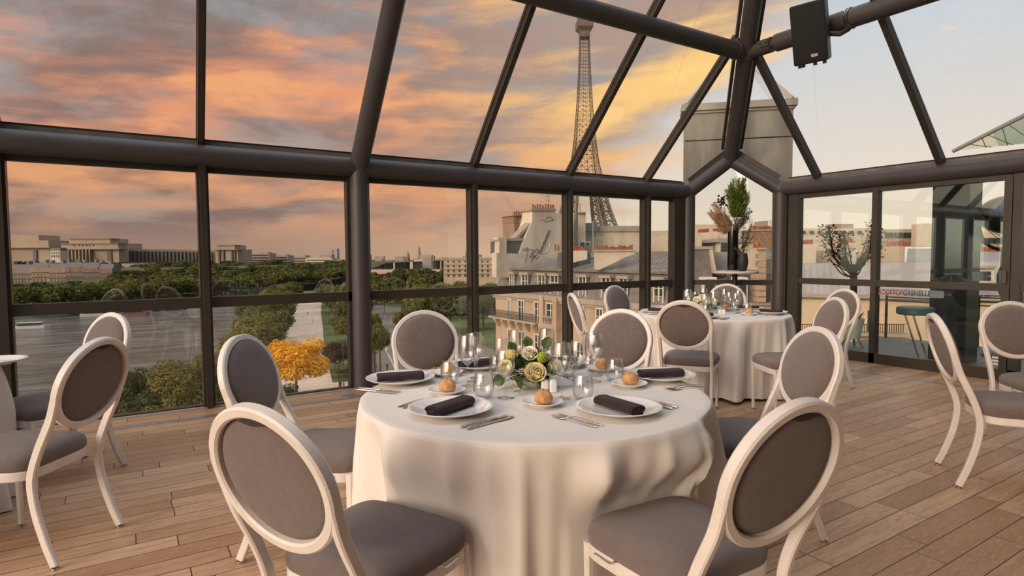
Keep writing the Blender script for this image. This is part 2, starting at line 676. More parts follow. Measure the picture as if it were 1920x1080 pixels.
# glazing bars beside the hip tube and above the arch
o_ = Vector((0.62, 0.62, 0.48)).normalized()
b = MB()
b.sweep([hip(0.42) + o_ * 0.12, hip(SMAX) + o_ * 0.12], [(-0.05, -0.02), (0.05, -0.02), (0.05, 0.05), (-0.05, 0.05)], side=(1, -1, 0))
trim(b, ALU, 20)
for sg in (-1, 1):
    of = Vector((0.7, -0.7, 0)) * (0.125 * sg) + o_ * 0.05
    trim(MB().sweep([hip(0.46) + of, hip(SMAX) + of], [(-0.018, -0.03), (0.018, -0.03), (0.018, 0.05), (-0.018, 0.05)], side=(1, -1, 0)), ALU, 20)
for c_ in (CA, CB):
    p0 = Vector((c_.x, c_.y, EZ)) + o_ * 0.06 + Vector((0, 0, 0.13)) + (APEX - Vector((c_.x, c_.y, EZ))) * 0.02
    p1 = APEX + o_ * 0.04 + Vector((0, 0, 0.14)) - (APEX - Vector((c_.x, c_.y, EZ))) * 0.02
    trim(MB().sweep([p0, p1], [(-0.045, -0.03), (0.045, -0.03), (0.045, 0.035), (-0.045, 0.035)], side=(0.7, 0.7, 0)), ALU, 20)
# sills on the eave tubes
sl = MB()
sl.prism([(X0, YL + 0.03, EZ + 0.085), (X0, YL + 0.17, EZ + 0.02), (X0, YL + 0.17, EZ + 0.10), (X0, YL + 0.05, EZ + 0.135)], (CA.x - X0 - 0.05, 0, 0))
sl.span((X0, YL + 0.022, EZ + 0.06), (CA.x - 0.05, YL + 0.06, EZ + 0.138))
s_ = trim(sl, ALUL, 20)
MB().span((X0, YL + 0.02, EZ + 0.138), (CA.x - 0.1, YL + 0.09, EZ + 0.153)).build('gasket', GASKET, s_)
sl = MB()
sl.prism([(XR + 0.03, Y0, EZ + 0.085), (XR + 0.17, Y0, EZ + 0.02), (XR + 0.17, Y0, EZ + 0.10), (XR + 0.05, Y0, EZ + 0.135)], (0, CB.y - Y0 - 0.05, 0))
sl.span((XR + 0.022, Y0, EZ + 0.06), (XR + 0.06, CB.y - 0.05, EZ + 0.138))
s_ = trim(sl, ALUL, 20)
MB().span((XR + 0.02, Y0, EZ + 0.138), (XR + 0.09, CB.y - 0.1, EZ + 0.153)).build('gasket', GASKET, s_)
# small fixings under the eave tubes
for x in (-0.35, 0.42, 1.42, 2.75, 3.75, 5.1):
    trim(MB().box((x, YL, EZ - 0.098), (0.07, 0.05, 0.016)), ALU)

# ---- windows of the left wall, the arch, the right wall and the roof
wn = [0]


def window(frame_mb, panes, gm=PANE, m=ALU):
    wn[0] += 1
    w = struct(frame_mb.build('window_%d' % wn[0], m, sharp=20))
    for pts in panes:
        MB().poly(pts).build('pane', gm, w, sharp=None)
    return w


XM = [X0, -3.55, -2.17, -0.80, 0.60, 2.02, 3.35, 4.715, 6.075, 6.64]
GY = YL + 0.05
for i in range(len(XM) - 1):
    a, b = XM[i], XM[i + 1]
    f = MB()
    hw = 0.046 if i < 7 else (0.04 if i < 8 else 0.045)
    if XM[i] not in (2.02, -2.17):
        f.span((a - hw, YL - 0.01, 0), (a + hw, YL + 0.10, EZ))            # mullion with a narrower front cover
        f.span((a - hw * 0.55, YL - 0.055, 0), (a + hw * 0.55, YL - 0.01, EZ))
    else:
        f.span((a - 0.125, YL + 0.0, 0), (a + 0.11, YL + 0.09, EZ))
    if i == len(XM) - 2:
        f.span((b - 0.05, YL - 0.03, 0), (CA.x - 0.05, YL + 0.09, EZ))
    f.span((a, YL + 0.0, 0.905), (b, YL + 0.075, 0.998))                     # mid rail
    f.span((a, YL + 0.02, 0.0), (b, YL + 0.09, 0.022))
    f.span((a, YL + 0.02, EZ - 0.14), (b, YL + 0.09, EZ - 0.06))
    w = window(f, [[(a, GY, 0.02), (b, GY, 0.02), (b, GY, 0.91), (a, GY, 0.91)], [(a, GY, 0.99), (b, GY, 0.99), (b, GY, EZ - 0.1), (a, GY, EZ - 0.1)]])
    g = MB().span((a, YL - 0.012, 0.0), (b, YL + 0.02, 0.010))
    g.build('light_bottom_bead', mat('pale_bead', (0.42, 0.40, 0.38), 0.5), w)

# arch glazing in the cut-off corner
ch = (CB - CA).normalized()
on = Vector((0.7, 0.7, 0)).normalized()
f = MB()
mid0, mid1 = CA + ch * 0.08, CB - ch * 0.08
P = lambda q, z, o=0.0: Vector((q.x, q.y, z)) + on * o
f.prism([P(mid0, 0.915), P(mid1, 0.915), P(mid1, 0.985), P(mid0, 0.985)], on * 0.06)
f.prism([P(mid0, 0.0), P(mid1, 0.0), P(mid1, 0.05), P(mid0, 0.05)], on * 0.06)
window(f, [[P(CA, 0.03, 0.03), P(CB, 0.03, 0.03), P(CB, 0.93, 0.03), P(CA, 0.93, 0.03)],
           [P(CA, 0.97, 0.03), P(CB, 0.97, 0.03), P(CB, EZ, 0.03), P(Vector((APEX.x, APEX.y, 0)), APEX.z, 0.0), P(CA, EZ, 0.03)]])

# right wall: bronze sliding doors and lights
GX = XR + 0.05
YM = [(4.90, 0.075), (3.84, 0.032), (2.435, 0.04), (1.0, 0.04), (-0.45, 0.04), (-1.95, 0.04), (Y0, 0.04)]
for i in range(len(YM) - 1):
    (b, hb), (a, ha) = YM[i], YM[i + 1]
    f = MB()
    f.span((XR - 0.02, b - hb, 0), (XR + 0.09, b + hb, EZ - 0.05))
    f.span((XR - 0.01, a, 0.947), (XR + 0.07, b, 1.026))
    f.span((XR - 0.02, a, 0.0), (XR + 0.08, b, 0.125))
    f.span((XR - 0.01, a, EZ - 0.15), (XR + 0.08, b, EZ - 0.05))
    ps = [[(GX, a, 0.12), (GX, b, 0.12), (GX, b, 0.95), (GX, a, 0.95)], [(GX, a, 1.02), (GX, b, 1.02), (GX, b, EZ - 0.1), (GX, a, EZ - 0.1)]]
    if i == 0:
        f.span((XR - 0.03, 5.0, 0), (XR + 0.09, 5.04, EZ - 0.05))
        ps.append([(GX, b, 0.0), (GX, 5.06, 0.0), (GX, 5.06, EZ - 0.1), (GX, b, EZ - 0.1)])
    if i == 1:
        f.span((XR - 0.03, a + 0.045, 0.0), (XR + 0.03, a + 0.115, EZ - 0.1))
        doorw = window(f, ps)
        h = MB().span((XR - 0.065, a + 0.062, 1.03), (XR - 0.03, a + 0.100, 1.16))
        h.build('pull_handle', mat('bronze_handle', (0.09, 0.075, 0.06), 0.35, 0.5), doorw)
    else:
        window(f, ps)


def lettering(txt, size, m, parent, loc, rot, align='LEFT', name='lettering', ext=0.0, sx=1.0):
    cu = bpy.data.curves.new(name, 'FONT')
    cu.body = txt
    cu.size = size
    cu.align_x = align
    cu.extrude = ext
    cu.space_character = sx
    cu.offset = size * 0.018
    cu.materials.append(m)
    o = bpy.data.objects.new(name, cu)
    COL.objects.link(o)
    o.parent = parent
    o.location = loc
    o.rotation_euler = rot
    return o


# lettering band on the sliding door glass (read from inside, facing the room)
RED = mat('red_sticker_letters', S(150, 62, 66), 0.5)
BLU = mat('blue_sticker_letters', S(52, 74, 92), 0.5)
rot = (pi / 2, 0, -pi / 2)
BANDM = bpy.data.materials.new('frosted_band')
BANDM.use_nodes = True
N_ = NT(BANDM.node_tree)
N_.n.clear()
d_ = N_.add('ShaderNodeBsdfDiffuse')
d_.inputs[0].default_value = (0.33, 0.40, 0.42, 1)
t_ = N_.add('ShaderNodeBsdfTransparent')
tc_ = N_.add('ShaderNodeTexCoord')
x_ = N_.add('ShaderNodeMixShader', i_0=N_.m('ADD', 0.45, N_.m('MULTIPLY', N_.noise(tc_.outputs['Object'], 6.0), 0.2)), i_1=t_.outputs[0], i_2=d_.outputs[0])
N_.add('ShaderNodeOutputMaterial', i_Surface=x_.outputs[0])
MB().quad((GX - 0.003, 3.80, 0.84), (GX - 0.003, 3.10, 0.84), (GX - 0.003, 3.10, 0.925), (GX - 0.003, 3.80, 0.925)).build('frosted_band', BANDM, doorw, sharp=None)
for txt_, m_, y_, w_ in (('ROOFTOP', RED, 3.805, 0.272), ('GRENELLE', BLU, 3.525, 0.292)):
    o_ = lettering(txt_, 0.088, m_, doorw, (GX - 0.006, y_, 0.852), rot)
    bpy.context.view_layer.update()
    o_.scale = (w_ / o_.dimensions.x, 1.0, 1.0)
WST = mat('white_sticker', (0.7, 0.7, 0.68), 0.5)
for k in range(3):
    MB().span((GX - 0.006, 2.56, 0.155 + 0.035 * k), (GX - 0.003, 2.63, 0.175 + 0.035 * k)).build('white_sticker', WST, doorw)

# roof glazing
GO = 0.125
lx = [(X0, 0.0)] + [(-3.55, 0.0), (-2.17, 0.0), (-0.80, -0.14), (0.60, -0.045), (2.02, 0.0), (3.37, 0.035), (4.74, 0.13)]
for (a, ka), (b, kb) in zip(lx[:-1], lx[1:]):
    f = MB().sweep([pL(a, 0.02, GO - 0.02), pL(b, 0.02, GO - 0.02)], [(-0.01, -0.01), (0.01, -0.01), (0.01, 0.01), (-0.01, 0.01)])
    window(f, [[pL(a, 0.02, GO), pL(b, 0.02, GO), pL(b + kb * SMAX, SMAX, GO), pL(a + ka * SMAX, SMAX, GO)]], ROOFG)
f = MB().sweep([pL(4.74, 0.02, GO - 0.02), pL(6.08, 0.02, GO - 0.02)], [(-0.01, -0.01), (0.01, -0.01), (0.01, 0.01), (-0.01, 0.01)])
window(f, [[pL(4.74, 0.02, GO), pL(6.08, 0.02, GO), pL(6.33, 1.40, GO), pL(5.03, SMAX, GO), pL(4.74 + 0.13 * SMAX, SMAX, GO)]], ROOFG)
f = MB().sweep([pL(6.08, 0.02, GO - 0.02), pL(6.85, 0.02, GO - 0.02)], [(-0.01, -0.01), (0.01, -0.01), (0.01, 0.01), (-0.01, 0.01)])
window(f, [[pL(6.08, 0.02, GO), pL(6.90, 0.02, GO), pL(7.365, 0.365, GO), pL(6.33, 1.40, GO)]], ROOFG)
ry = [(3.14, 0.10), (1.70, 0.06), (0.25, 0.0), (Y0, 0.0)]
for (b, kb), (a, ka) in zip(ry[:-1], ry[1:]):
    f = MB().sweep([pR(a, 0.02, GO - 0.02), pR(b, 0.02, GO - 0.02)], [(-0.01, -0.01), (0.01, -0.01), (0.01, 0.01), (-0.01, 0.01)])
    window(f, [[pR(a, 0.02, GO), pR(b, 0.02, GO), pR(b + kb * SMAX, SMAX, GO), pR(a + ka * SMAX, SMAX, GO)]], ROOFG)
f = MB().sweep([pR(3.14, 0.02, GO - 0.02), pR(4.57, 0.02, GO - 0.02)], [(-0.01, -0.01), (0.01, -0.01), (0.01, 0.01), (-0.01, 0.01)])
window(f, [[pR(3.14, 0.02, GO), pR(4.57, 0.02, GO), pR(4.74, 1.32, GO), pR(3.33, SMAX, GO), pR(3.14 + 0.1 * SMAX, SMAX, GO)]], ROOFG)
f = MB().sweep([pR(4.57, 0.02, GO - 0.02), pR(5.08, 0.02, GO - 0.02)], [(-0.01, -0.01), (0.01, -0.01), (0.01, 0.01), (-0.01, 0.01)])
window(f, [[pR(4.57, 0.02, GO), pR(5.11, 0.02, GO), pR(5.665, 0.365, GO), pR(4.74, 1.32, GO)]], ROOFG)

# plain wall behind the camera
WB = mat('warm_plaster', (0.07, 0.06, 0.052), 0.9, 0.0, 0.05, 2.0)
struct(MB().span((X0, Y0 - 0.2, -0.25), (XR + 0.1, Y0, 5.6)).build('wall_back', WB))
struct(MB().span((X0, Y0 - 0.2, 5.6), (XR + 0.1, 1.0, 5.8)).build('added_ceiling', WB))  # opaque slab out of view, added to cut light from above and behind

# ================================================================== CHAIRS
TAU = radians(16.0)
HC, OA, OB = 0.781, 0.194, 0.183


def ovalp(a, b, t, o=0.0):
    u = b * sin(t)
    return Vector((a * cos(t), -u * sin(TAU) + o * cos(TAU), HC + u * cos(TAU) + o * sin(TAU)))


def seat_outline(k, z, n=10):
    """rounded trapezoid of the seat, scaled by k about its middle"""
    cy, hd = 0.372, 0.215
    pts = []
    for i in range(4 * n):
        t = 2 * pi * i / (4 * n)
        c, s_ = cos(t), sin(t)
        e = 0.36
        x = math.copysign(abs(c) ** e, c)
        y = math.copysign(abs(s_) ** e, s_)
        w = 0.222 + 0.014 * y
        pts.append((x * w * k, cy + y * hd * k, z))
    return pts


def make_chair():
    root = thing('banquet_chair', 'x', 'chair', group='white oval-backed banquet chairs')
    # seat cushion
    m = MB()
    prof = [(0.985, 0.425), (1.0, 0.437), (1.005, 0.452), (0.995, 0.468), (0.96, 0.483), (0.88, 0.496), (0.72, 0.507), (0.48, 0.514), (0.22, 0.517), (0.05, 0.518)]
    m.loft([seat_outline(k, z) for k, z in prof])
    m.build('seat', FABRIC, root, sharp=60)
    # seat rails
    m = MB()
    pth = [Vector(p) for p in seat_outline(0.955, 0.402)]
    m.sweep(pth, rrect(0.044, 0.020, 0.005, 1), side=(0, 0, 1), closed=True)
    m.loft([seat_outline(0.93, 0.392), seat_outline(0.93, 0.384)])
    m.build('seat_frame', WHITE, root, sharp=30)
    # oval ring
    m = MB()
    n = 56
    nv = Vector((0, cos(TAU), sin(TAU)))
    m.sweep([ovalp(OA + 0.0155, OB + 0.0155, 2 * pi * k / n) for k in range(n)], rrect(0.036, 0.032, 0.006, 1), side=nv, closed=True)
    m.build('back_frame', WHITE, root, sharp=30)
    # upholstered pad
    m = MB()
    N_ = 40
    ring = lambda q, o: [ovalp(OA * q, OB * q, 2 * pi * k / N_, o) for k in range(N_)]
    m.loft([ring(q, o) for q, o in ((0.03, -0.016), (0.3, -0.0158), (0.55, -0.0148), (0.76, -0.012), (0.9, -0.007), (0.98, 0.0), (1.005, 0.008), (1.0, 0.016), (0.96, 0.026), (0.87, 0.036), (0.68, 0.043), (0.4, 0.047), (0.03, 0.048))])
    pad = m.build('backrest', FABRIC, root, sharp=60)
    # hand grip: rear fold under the frame top, its shadow put in as dark colour
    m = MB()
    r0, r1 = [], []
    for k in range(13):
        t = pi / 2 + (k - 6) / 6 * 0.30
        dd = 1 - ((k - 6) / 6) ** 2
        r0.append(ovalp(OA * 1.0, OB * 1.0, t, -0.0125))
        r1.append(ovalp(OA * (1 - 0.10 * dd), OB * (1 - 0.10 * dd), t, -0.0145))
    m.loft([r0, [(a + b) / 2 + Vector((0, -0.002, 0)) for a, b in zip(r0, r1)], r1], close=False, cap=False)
    m.build('hand_grip', FOLDSHADE, pad, sharp=60)
    # rear legs run up into the oval, front legs are straight
    for sx in (-1, 1):
        m = MB()
        pts = spline([(sx * 0.207, 0.046, 0.014), (sx * 0.205, 0.084, 0.11), (sx * 0.203, 0.122, 0.24), (sx * 0.202, 0.139, 0.36), (sx * 0.202, 0.128, 0.44), (sx * 0.202, 0.092, 0.54), (sx * 0.203, 0.042, 0.65), (sx * 0.208, 0.011, 0.743), (sx * 0.2095, -0.010, 0.815)], 5)
        m.sweep(pts, rrect(0.026, 0.036, 0.005, 1), side=(1, 0, 0))
        lg = m.build('leg', WHITE, root, sharp=30)
        MB().lathe([(0.012, 0.0), (0.0185, 0.002), (0.0185, 0.008), (0.009, 0.011), (0.009, 0.02)], (sx * 0.207, 0.046, 0), 12).build('foot_glide', CHROME, lg)
    for sx in (-1, 1):
        m = MB()
        m.sweep([(sx * 0.202, 0.553, 0.014), (sx * 0.204, 0.557, 0.20), (sx * 0.205, 0.559, 0.42)], rrect(0.027, 0.027, 0.005, 1), side=(1, 0, 0), scale=[0.82, 0.92, 1.05])
        lg = m.build('leg', WHITE, root, sharp=30)
        MB().lathe([(0.012, 0.0), (0.0185, 0.002), (0.0185, 0.008), (0.009, 0.011), (0.009, 0.02)], (sx * 0.202, 0.553, 0), 12).build('foot_glide', CHROME, lg)
    # wire linking hook at one side of the seat frame
    for sx in (-1, 1):
        m = MB()
        m.tube(spline([(sx * 0.215, 0.395, 0.422), (sx * 0.228, 0.40, 0.428), (sx * 0.234, 0.41, 0.418), (sx * 0.232, 0.45, 0.414), (sx * 0.230, 0.485, 0.414), (sx * 0.228, 0.50, 0.408), (sx * 0.214, 0.502, 0.400)], 3), 0.0028, 6)
        m.build('linking_hook', CHROME, root)
    return root


CH = [
    ('FL', (0.299, 1.614), 27.4, 'white oval-backed chair nearest the camera, front left of the main table'),
    ('FR', (1.418, 0.919), 87.0, 'white oval-backed chair with dark shaded back, front right of the main table'),
    ('R1', (2.854, 1.715), 155.0, 'white oval-backed chair facing left at the right side of the main table'),
    ('BR', (2.771, 2.996), 206.0, 'white oval-backed chair facing us behind the main table, right of the flowers'),
    ('BL', (1.669, 3.686), 258.0, 'white oval-backed chair facing us behind the main table, beside the grey column'),
    ('L1', (0.481, 3.044), 320.6, 'white oval-backed chair with shaded grey back, left of the main table by the window'),
    ('FF', (3.777, 3.331), 33.0, 'white oval-backed chair seen from behind at the near side of the far table'),
    ('S1', (3.697, 4.610), 336.0, 'white oval-backed chair seen edge-on at the left of the far table'),
    ('B1', (4.990, 5.440), 278.0, 'white oval-backed chair with grey back between far table and left glass wall'),
    ('BK', (6.250, 4.840), 222.0, 'white oval-backed chair behind the glasses and flowers of the far table'),
    ('RF', (4.950, 2.800), 150.0, 'white oval-backed chair with dark back pulled to the right of the far table'),
    ('RB', (6.210, 3.400), 165.0, 'white oval-backed chair mostly hidden behind the one right of the far table'),
    ('Lt', (-0.148, 3.381), 145.5, 'white oval-backed chair with dark back at the table on the left edge'),
    ('LB', (-0.127, 4.834), 213.0, 'white oval-backed chair with beige lit back by the river window, left'),
    ('Rt', (4.135, 1.647), 306.0, 'white oval-backed chair turned sideways on the open floor at right'),
    ('R2', (5.498, 1.736), 228.0, 'white oval-backed chair with padded front at the right edge of the picture'),
]
proto = make_chair()
chairs = {}
for i, (n, p, hd, lab) in enumerate(CH):
    if i == 0:
        proto.location = (p[0], p[1], 0)
        proto.rotation_euler = (0, 0, radians(hd - 90))
        proto['label'] = lab
        chairs[n] = proto
    else:
        chairs[n] = dup(proto, (p[0], p[1], 0), radians(hd - 90), lab)

# ================================================================== TABLES
T1, T2, T3 = (1.498, 2.169), (5.064, 4.101), (-1.36, 4.33)
TOP = 0.752


def make_cloth(R, seed, fold0=None, T=(0, 0)):
    caps = []
    for n__, p_, hd_, l_ in CH:
        a_ = radians(hd_)
        fx_, fy_ = p_[0] + 0.592 * cos(a_) - T[0], p_[1] + 0.592 * sin(a_) - T[1]
        if hypot(fx_, fy_) < 1.1:
            caps.append((-cos(a_), -sin(a_), fx_, fy_))
    rnd = random.Random(seed)
    comps = [(n_, rnd.uniform(0, 2 * pi), a) for n_, a in ((5, 0.2), (12, 0.8), (18, 0.7), (28, 0.22), (43, 0.1))]
    dr = [(rnd.choice((2, 3, 5)), rnd.uniform(0, 2 * pi)) for _ in range(2)]
    NT_ = 280
    m = MB()
    rings = []
    for r in (0.03, R * 0.35, R * 0.7, R * 0.9, R - 0.03):
        rings.append([(r * cos(2 * pi * k / NT_), r * sin(2 * pi * k / NT_), TOP) for k in range(NT_)])
    steps = [0.0, 0.01, 0.03, 0.06, 0.10, 0.15, 0.21, 0.28, 0.36, 0.45, 0.55, 0.65, 0.75, 0.85, 0.93, 1.0]
    for t in steps:
        ring = []
        for k in range(NT_):
            th = 2 * pi * k / NT_
            q = th + 0.10 * t * sin(dr[0][0] * th + dr[0][1]) + 0.05 * t * sin(dr[1][0] * th + dr[1][1])
            f = sum(a * (1 - 2.1 * abs(sin((n_ * q + ph) / 2)) ** 0.85 if n_ < 25 else sin(n_ * q + ph)) for n_, ph, a in comps)
            amp = 0.060 * (1 - math.exp(-t * 7.5)) * (0.45 + 0.75 * t)
            r = R + 0.012 * (1 - math.exp(-t * 30)) + 0.055 * t + amp * f
            if fold0 is not None:
                dth = (th - (fold0 - 0.10 * t) + pi) % (2 * pi) - pi
                if dth < 0:
                    r += 0.060 * math.exp(dth / 0.28) * min(1.0, t * 7 + 0.05)
                else:
                    r -= 0.035 * math.exp(-dth / 0.22) * min(1.0, t * 7) - 0.06 * math.exp(-dth / 0.012) * min(1.0, t * 7 + 0.05)
            z = TOP - 0.004 - t * (TOP - 0.022)
            if t < 0.02:
                z = TOP - 0.004 * (t / 0.01)
                r = R - 0.006 + 0.006 * t / 0.01 + (r - R) * t / 0.01
            wz = min(1.0, max(0.0, (0.66 - z) / 0.19))
            wz = wz * wz * (3 - 2 * wz)
            for ux, uy, fx_, fy_ in caps:
                lat = abs(-uy * (r * cos(th) - fx_) + ux * (r * sin(th) - fy_))
                den = cos(th) * ux + sin(th) * uy
                if den > 0.2 and lat < 0.36:
                    rc = (fx_ * ux + fy_ * uy - 0.012) / den
                    wl = min(1.0, max(0.0, (0.36 - lat) / 0.10))
                    if r > rc:
                        r += (rc - r) * wz * wl
            z += 0.012 * t * sin(3 * th + seed) if t > 0.9 else 0
            ring.append((r * cos(th), r * sin(th), z))
        rings.append(ring)
    m.loft(rings, cap=False)
    i = len(m.v)
    m.f.append(tuple(range(0, NT_)))
    return m


def make_table(T, label, R):
    t = thing('round_table', label, 'table', (T[0], T[1], 0), 0, None)
    MB().lathe([(R - 0.03, 0.715), (R - 0.015, 0.718), (R - 0.015, 0.740), (R - 0.02, 0.744)], seg=64).build('tabletop', mat('plywood_top', (0.4, 0.28, 0.16), 0.6), t)
    for k in range(4):
        a = radians(45 + 90 * k)
        MB().tube([(0.52 * cos(a), 0.52 * sin(a), 0), (0.52 * cos(a), 0.52 * sin(a), 0.72)], 0.02, 10).build('leg', BLACK, t)
    return t


for T, R, sd_, f0, l1, l2 in (
        (T1, 0.745, 3, radians(-70), 'round table under the white cloth nearest the camera', 'white tablecloth with deep folds hanging to the floor, nearest the camera'),
        (T2, 0.745, 8, None, 'round table under the white cloth in front of the glass corner', 'white tablecloth on the far table in front of the glass corner'),
        (T3, 0.745, 5, None, 'round table under the white cloth cut by the left edge', 'white tablecloth cut off by the left edge of the picture')):
    make_table(T, l1, R)
    o = make_cloth(R, sd_, f0, T).build('tablecloth', CLOTH, None, sharp=80, loc=(T[0], T[1], 0))
    tag(o, l2, 'tablecloth', 'white tablecloths')

Z0 = TOP + 0.0005


# ---- one of each piece of tableware
def make_plate(name, r, label, cat, grp):
    m = MB()
    s = r / 0.163
    prof = [(0.002, 0.0035), (0.080, 0.0035), (0.082, 0.0), (0.088, 0.0), (0.092, 0.005), (0.125, 0.013), (0.152, 0.0225), (0.1625, 0.0275), (0.163, 0.0290), (0.1610, 0.0300), (0.150, 0.0262), (0.125, 0.0175), (0.108, 0.0125), (0.096, 0.0095), (0.05, 0.0085), (0.002, 0.0085)]
    m.lathe([(a * s, b * (0.72 if r < 0.1 else 1.0)) for a, b in prof], seg=56)
    o = m.build(name, CHINA, None, sharp=60)
    return tag(o, label, cat, grp)


def make_napkin():
    root = thing('rolled_napkin', 'x', 'napkin', group='dark rolled napkins')
    m = MB()
    rings = []
    L = 0.105
    sec = []
    for k in range(28):
        a = 2 * pi * k / 28
        c, s_ = cos(a), sin(a)
        sec.append((math.copysign(abs(c) ** 0.75, c), math.copysign(abs(s_) ** 0.8, s_)))
    for j, x in enumerate((-L, -L + 0.004, -0.08, -0.04, 0.0, 0.04, 0.08, L - 0.004, L)):
        w, h = 0.036 + 0.0016 * sin(j * 2.1), 0.0175 + 0.001 * cos(j * 1.7)
        if j in (0, 8):
            w, h = w * 0.93, h * 0.9
        rings.append([(x, a * w, 0.0195 + b * h + 0.002 * (0.3 if a > 0 else 0)) for a, b in sec])
    m.loft(rings)
    m.build('roll', NAPKIN, root, sharp=50)
    for sx in (-1, 1):                       # folded layers showing at the ends
        m = MB()
        for q in (0.92, 0.66, 0.40):
            pts = [(sx * (L + 0.0015), a * 0.036 * q, 0.0195 + b * 0.0172 * q) for a, b in sec[:-3]]
            m.tube(pts, 0.0022, 6, side=(1, 0, 0))
        m.build('folded_end', NAPKIN, root, sharp=60)
    # loose outer hem along the roll
    m = MB()
    m.prism([(-L, 0.018, 0.0362), (L, 0.018, 0.0362), (L, 0.031, 0.026), (-L, 0.031, 0.026)], (0, 0.002, 0.0015))
    m.build('hem', NAPKIN, root)
    return root


def make_fork():
    root = thing('fork', 'x', 'fork', group='steel forks')
    m = MB()
    pts = [(-0.105, 0, 0.003), (-0.09, 0, 0.0035), (-0.05, 0, 0.006), (0.0, 0, 0.010), (0.03, 0, 0.009), (0.045, 0, 0.006)]
    wd = [0.5, 0.75, 0.62, 0.40, 0.40, 0.7]
    rings = []
    for p, w in zip(pts, wd):
        rings.append([(p[0], a * w, p[2] + b) for a, b in rrect(0.017, 0.0030, 0.0012, 1)])
    m.loft(rings)
    m.build('handle', CHROME, root)
    m = MB()
    m.loft([[(x, a * w, z + b) for a, b in rrect(0.024, 0.0022, 0.001, 1)] for x, z, w in ((0.043, 0.0065, 0.45), (0.052, 0.004, 0.9), (0.064, 0.0025, 1.0))])
    for k in range(4):
        y = -0.009 + 0.006 * k
        m.loft([[(x, y + a * w, z + b) for a, b in rrect(0.0034, 0.0020, 0.0008, 1)] for x, z, w in ((0.063, 0.0025, 1.0), (0.085, 0.003, 0.9), (0.105, 0.0075, 0.5))])
    m.build('tines', CHROME, root)
    return root


def make_knife():
    root = thing('table_knife', 'x', 'knife', group='steel table knives')
    m = MB()
    rings = []
    for x, w, h in ((-0.115, 0.55, 0.7), (-0.11, 0.9, 1.0), (-0.06, 0.8, 1.0), (-0.01, 0.62, 0.9), (0.005, 0.6, 0.8)):
        rings.append([(x, a * w, 0.0048 + b * h) for a, b in rrect(0.016, 0.0085, 0.003, 2)])
    m.loft(rings)
    m.build('handle', CHROME, root, sharp=50)
    m = MB()
    top = [(0.005, -0.004), (0.03, -0.009), (0.075, -0.010), (0.10, -0.007), (0.112, 0.001), (0.115, 0.006), (0.06, 0.0065), (0.005, 0.005)]
    m.prism([(x, y, 0.0040) for x, y in top], (0, 0, 0.0016))
    m.build('blade', CHROME, root)
    return root


def glass_lathe(m, out, th=0.0011, floor_=0.004, seg=36):
    """closed bowl with a wall thickness"""
    inn = [(max(r - th, 0.001), z) for r, z in reversed(out) if z > floor_]
    m.lathe(out + inn + [(0.001, inn[-1][1] if inn else floor_)], seg=seg)


def make_tumbler():
    m = MB()
    m.lathe([(0.001, 0.0), (0.026, 0.0), (0.031, 0.003), (0.039, 0.018), (0.0445, 0.038), (0.0455, 0.052), (0.043, 0.074), (0.038, 0.095), (0.0355, 0.106), (0.0343, 0.106), (0.0368, 0.095), (0.0418, 0.074), (0.0442, 0.052), (0.0432, 0.038), (0.037, 0.019), (0.028, 0.010), (0.001, 0.008)], seg=40)
    return tag(m.build('water_tumbler', CRYSTAL, None, sharp=70), 'x', 'glass', 'stemless water tumblers')


def make_wine(name, H, stem, rb, rr, rf, grp):
    root = thing(name, 'x', 'wine glass', group=grp)
    m = MB()
    m.lathe([(0.001, 0.0), (rf, 0.0), (rf + 0.0006, 0.0012), (rf - 0.004, 0.0026), (0.015, 0.0052), (0.006, 0.010), (0.001, 0.010)], seg=36)
    m.build('foot', CRYSTAL, root, sharp=70)
    m = MB()
    m.lathe([(0.006, 0.009), (0.0040, 0.020), (0.0034, 0.045), (0.0034, stem - 0.02), (0.005, stem - 0.004), (0.010, stem + 0.003), (0.001, stem + 0.003)], seg=16)
    m.build('stem', CRYSTAL, root, sharp=70)
    b = H - stem
    out = [(0.001, stem), (0.010, stem + 0.002), (0.024, stem + 0.12 * b), (rb * 0.88, stem + 0.25 * b), (rb, stem + 0.42 * b), (rb * 0.975, stem + 0.58 * b), ((rb + rr) / 2 + 0.001, stem + 0.8 * b), (rr, H)]
    m = MB()
    inn = [(r - 0.0010, z + (0.003 if i < 3 else 0)) for i, (r, z) in enumerate(out) if i > 0]
    m.lathe(out + [(r, z) for r, z in reversed(inn)] + [(0.001, stem + 0.004)], seg=40)
    m.build('bowl', CRYSTAL, root, sharp=70)
    return root


def make_roll():
    m = MB()
    rnd = random.Random(5)
    R = []
    for k in range(15):
        th = pi * k / 14
        rr, z = max(sin(th), 0.003), -cos(th)
        ring = []
        for j in range(28):
            a = 2 * pi * j / 28
            w = 1 + 0.035 * sin(3 * a + 1) + 0.03 * sin(5 * a + k * 0.4) + 0.018 * sin(9 * a + k)
            zz = 0.026 * z * (1.15 if z > 0 else 0.95)
            if z > 0.3:
                zz += 0.006 * (z - 0.3) * abs(sin(a * 1.5 + 0.4)) + 0.004 * (z > 0.85)
            ring.append((0.038 * rr ** 0.85 * w * cos(a), 0.037 * rr ** 0.85 * w * sin(a), 0.0245 + zz))
        R.append(ring)
    m.loft(R)
    return tag(m.build('bread_roll', BREAD, None, sharp=80), 'x', 'bread roll', 'bread rolls on side plates')


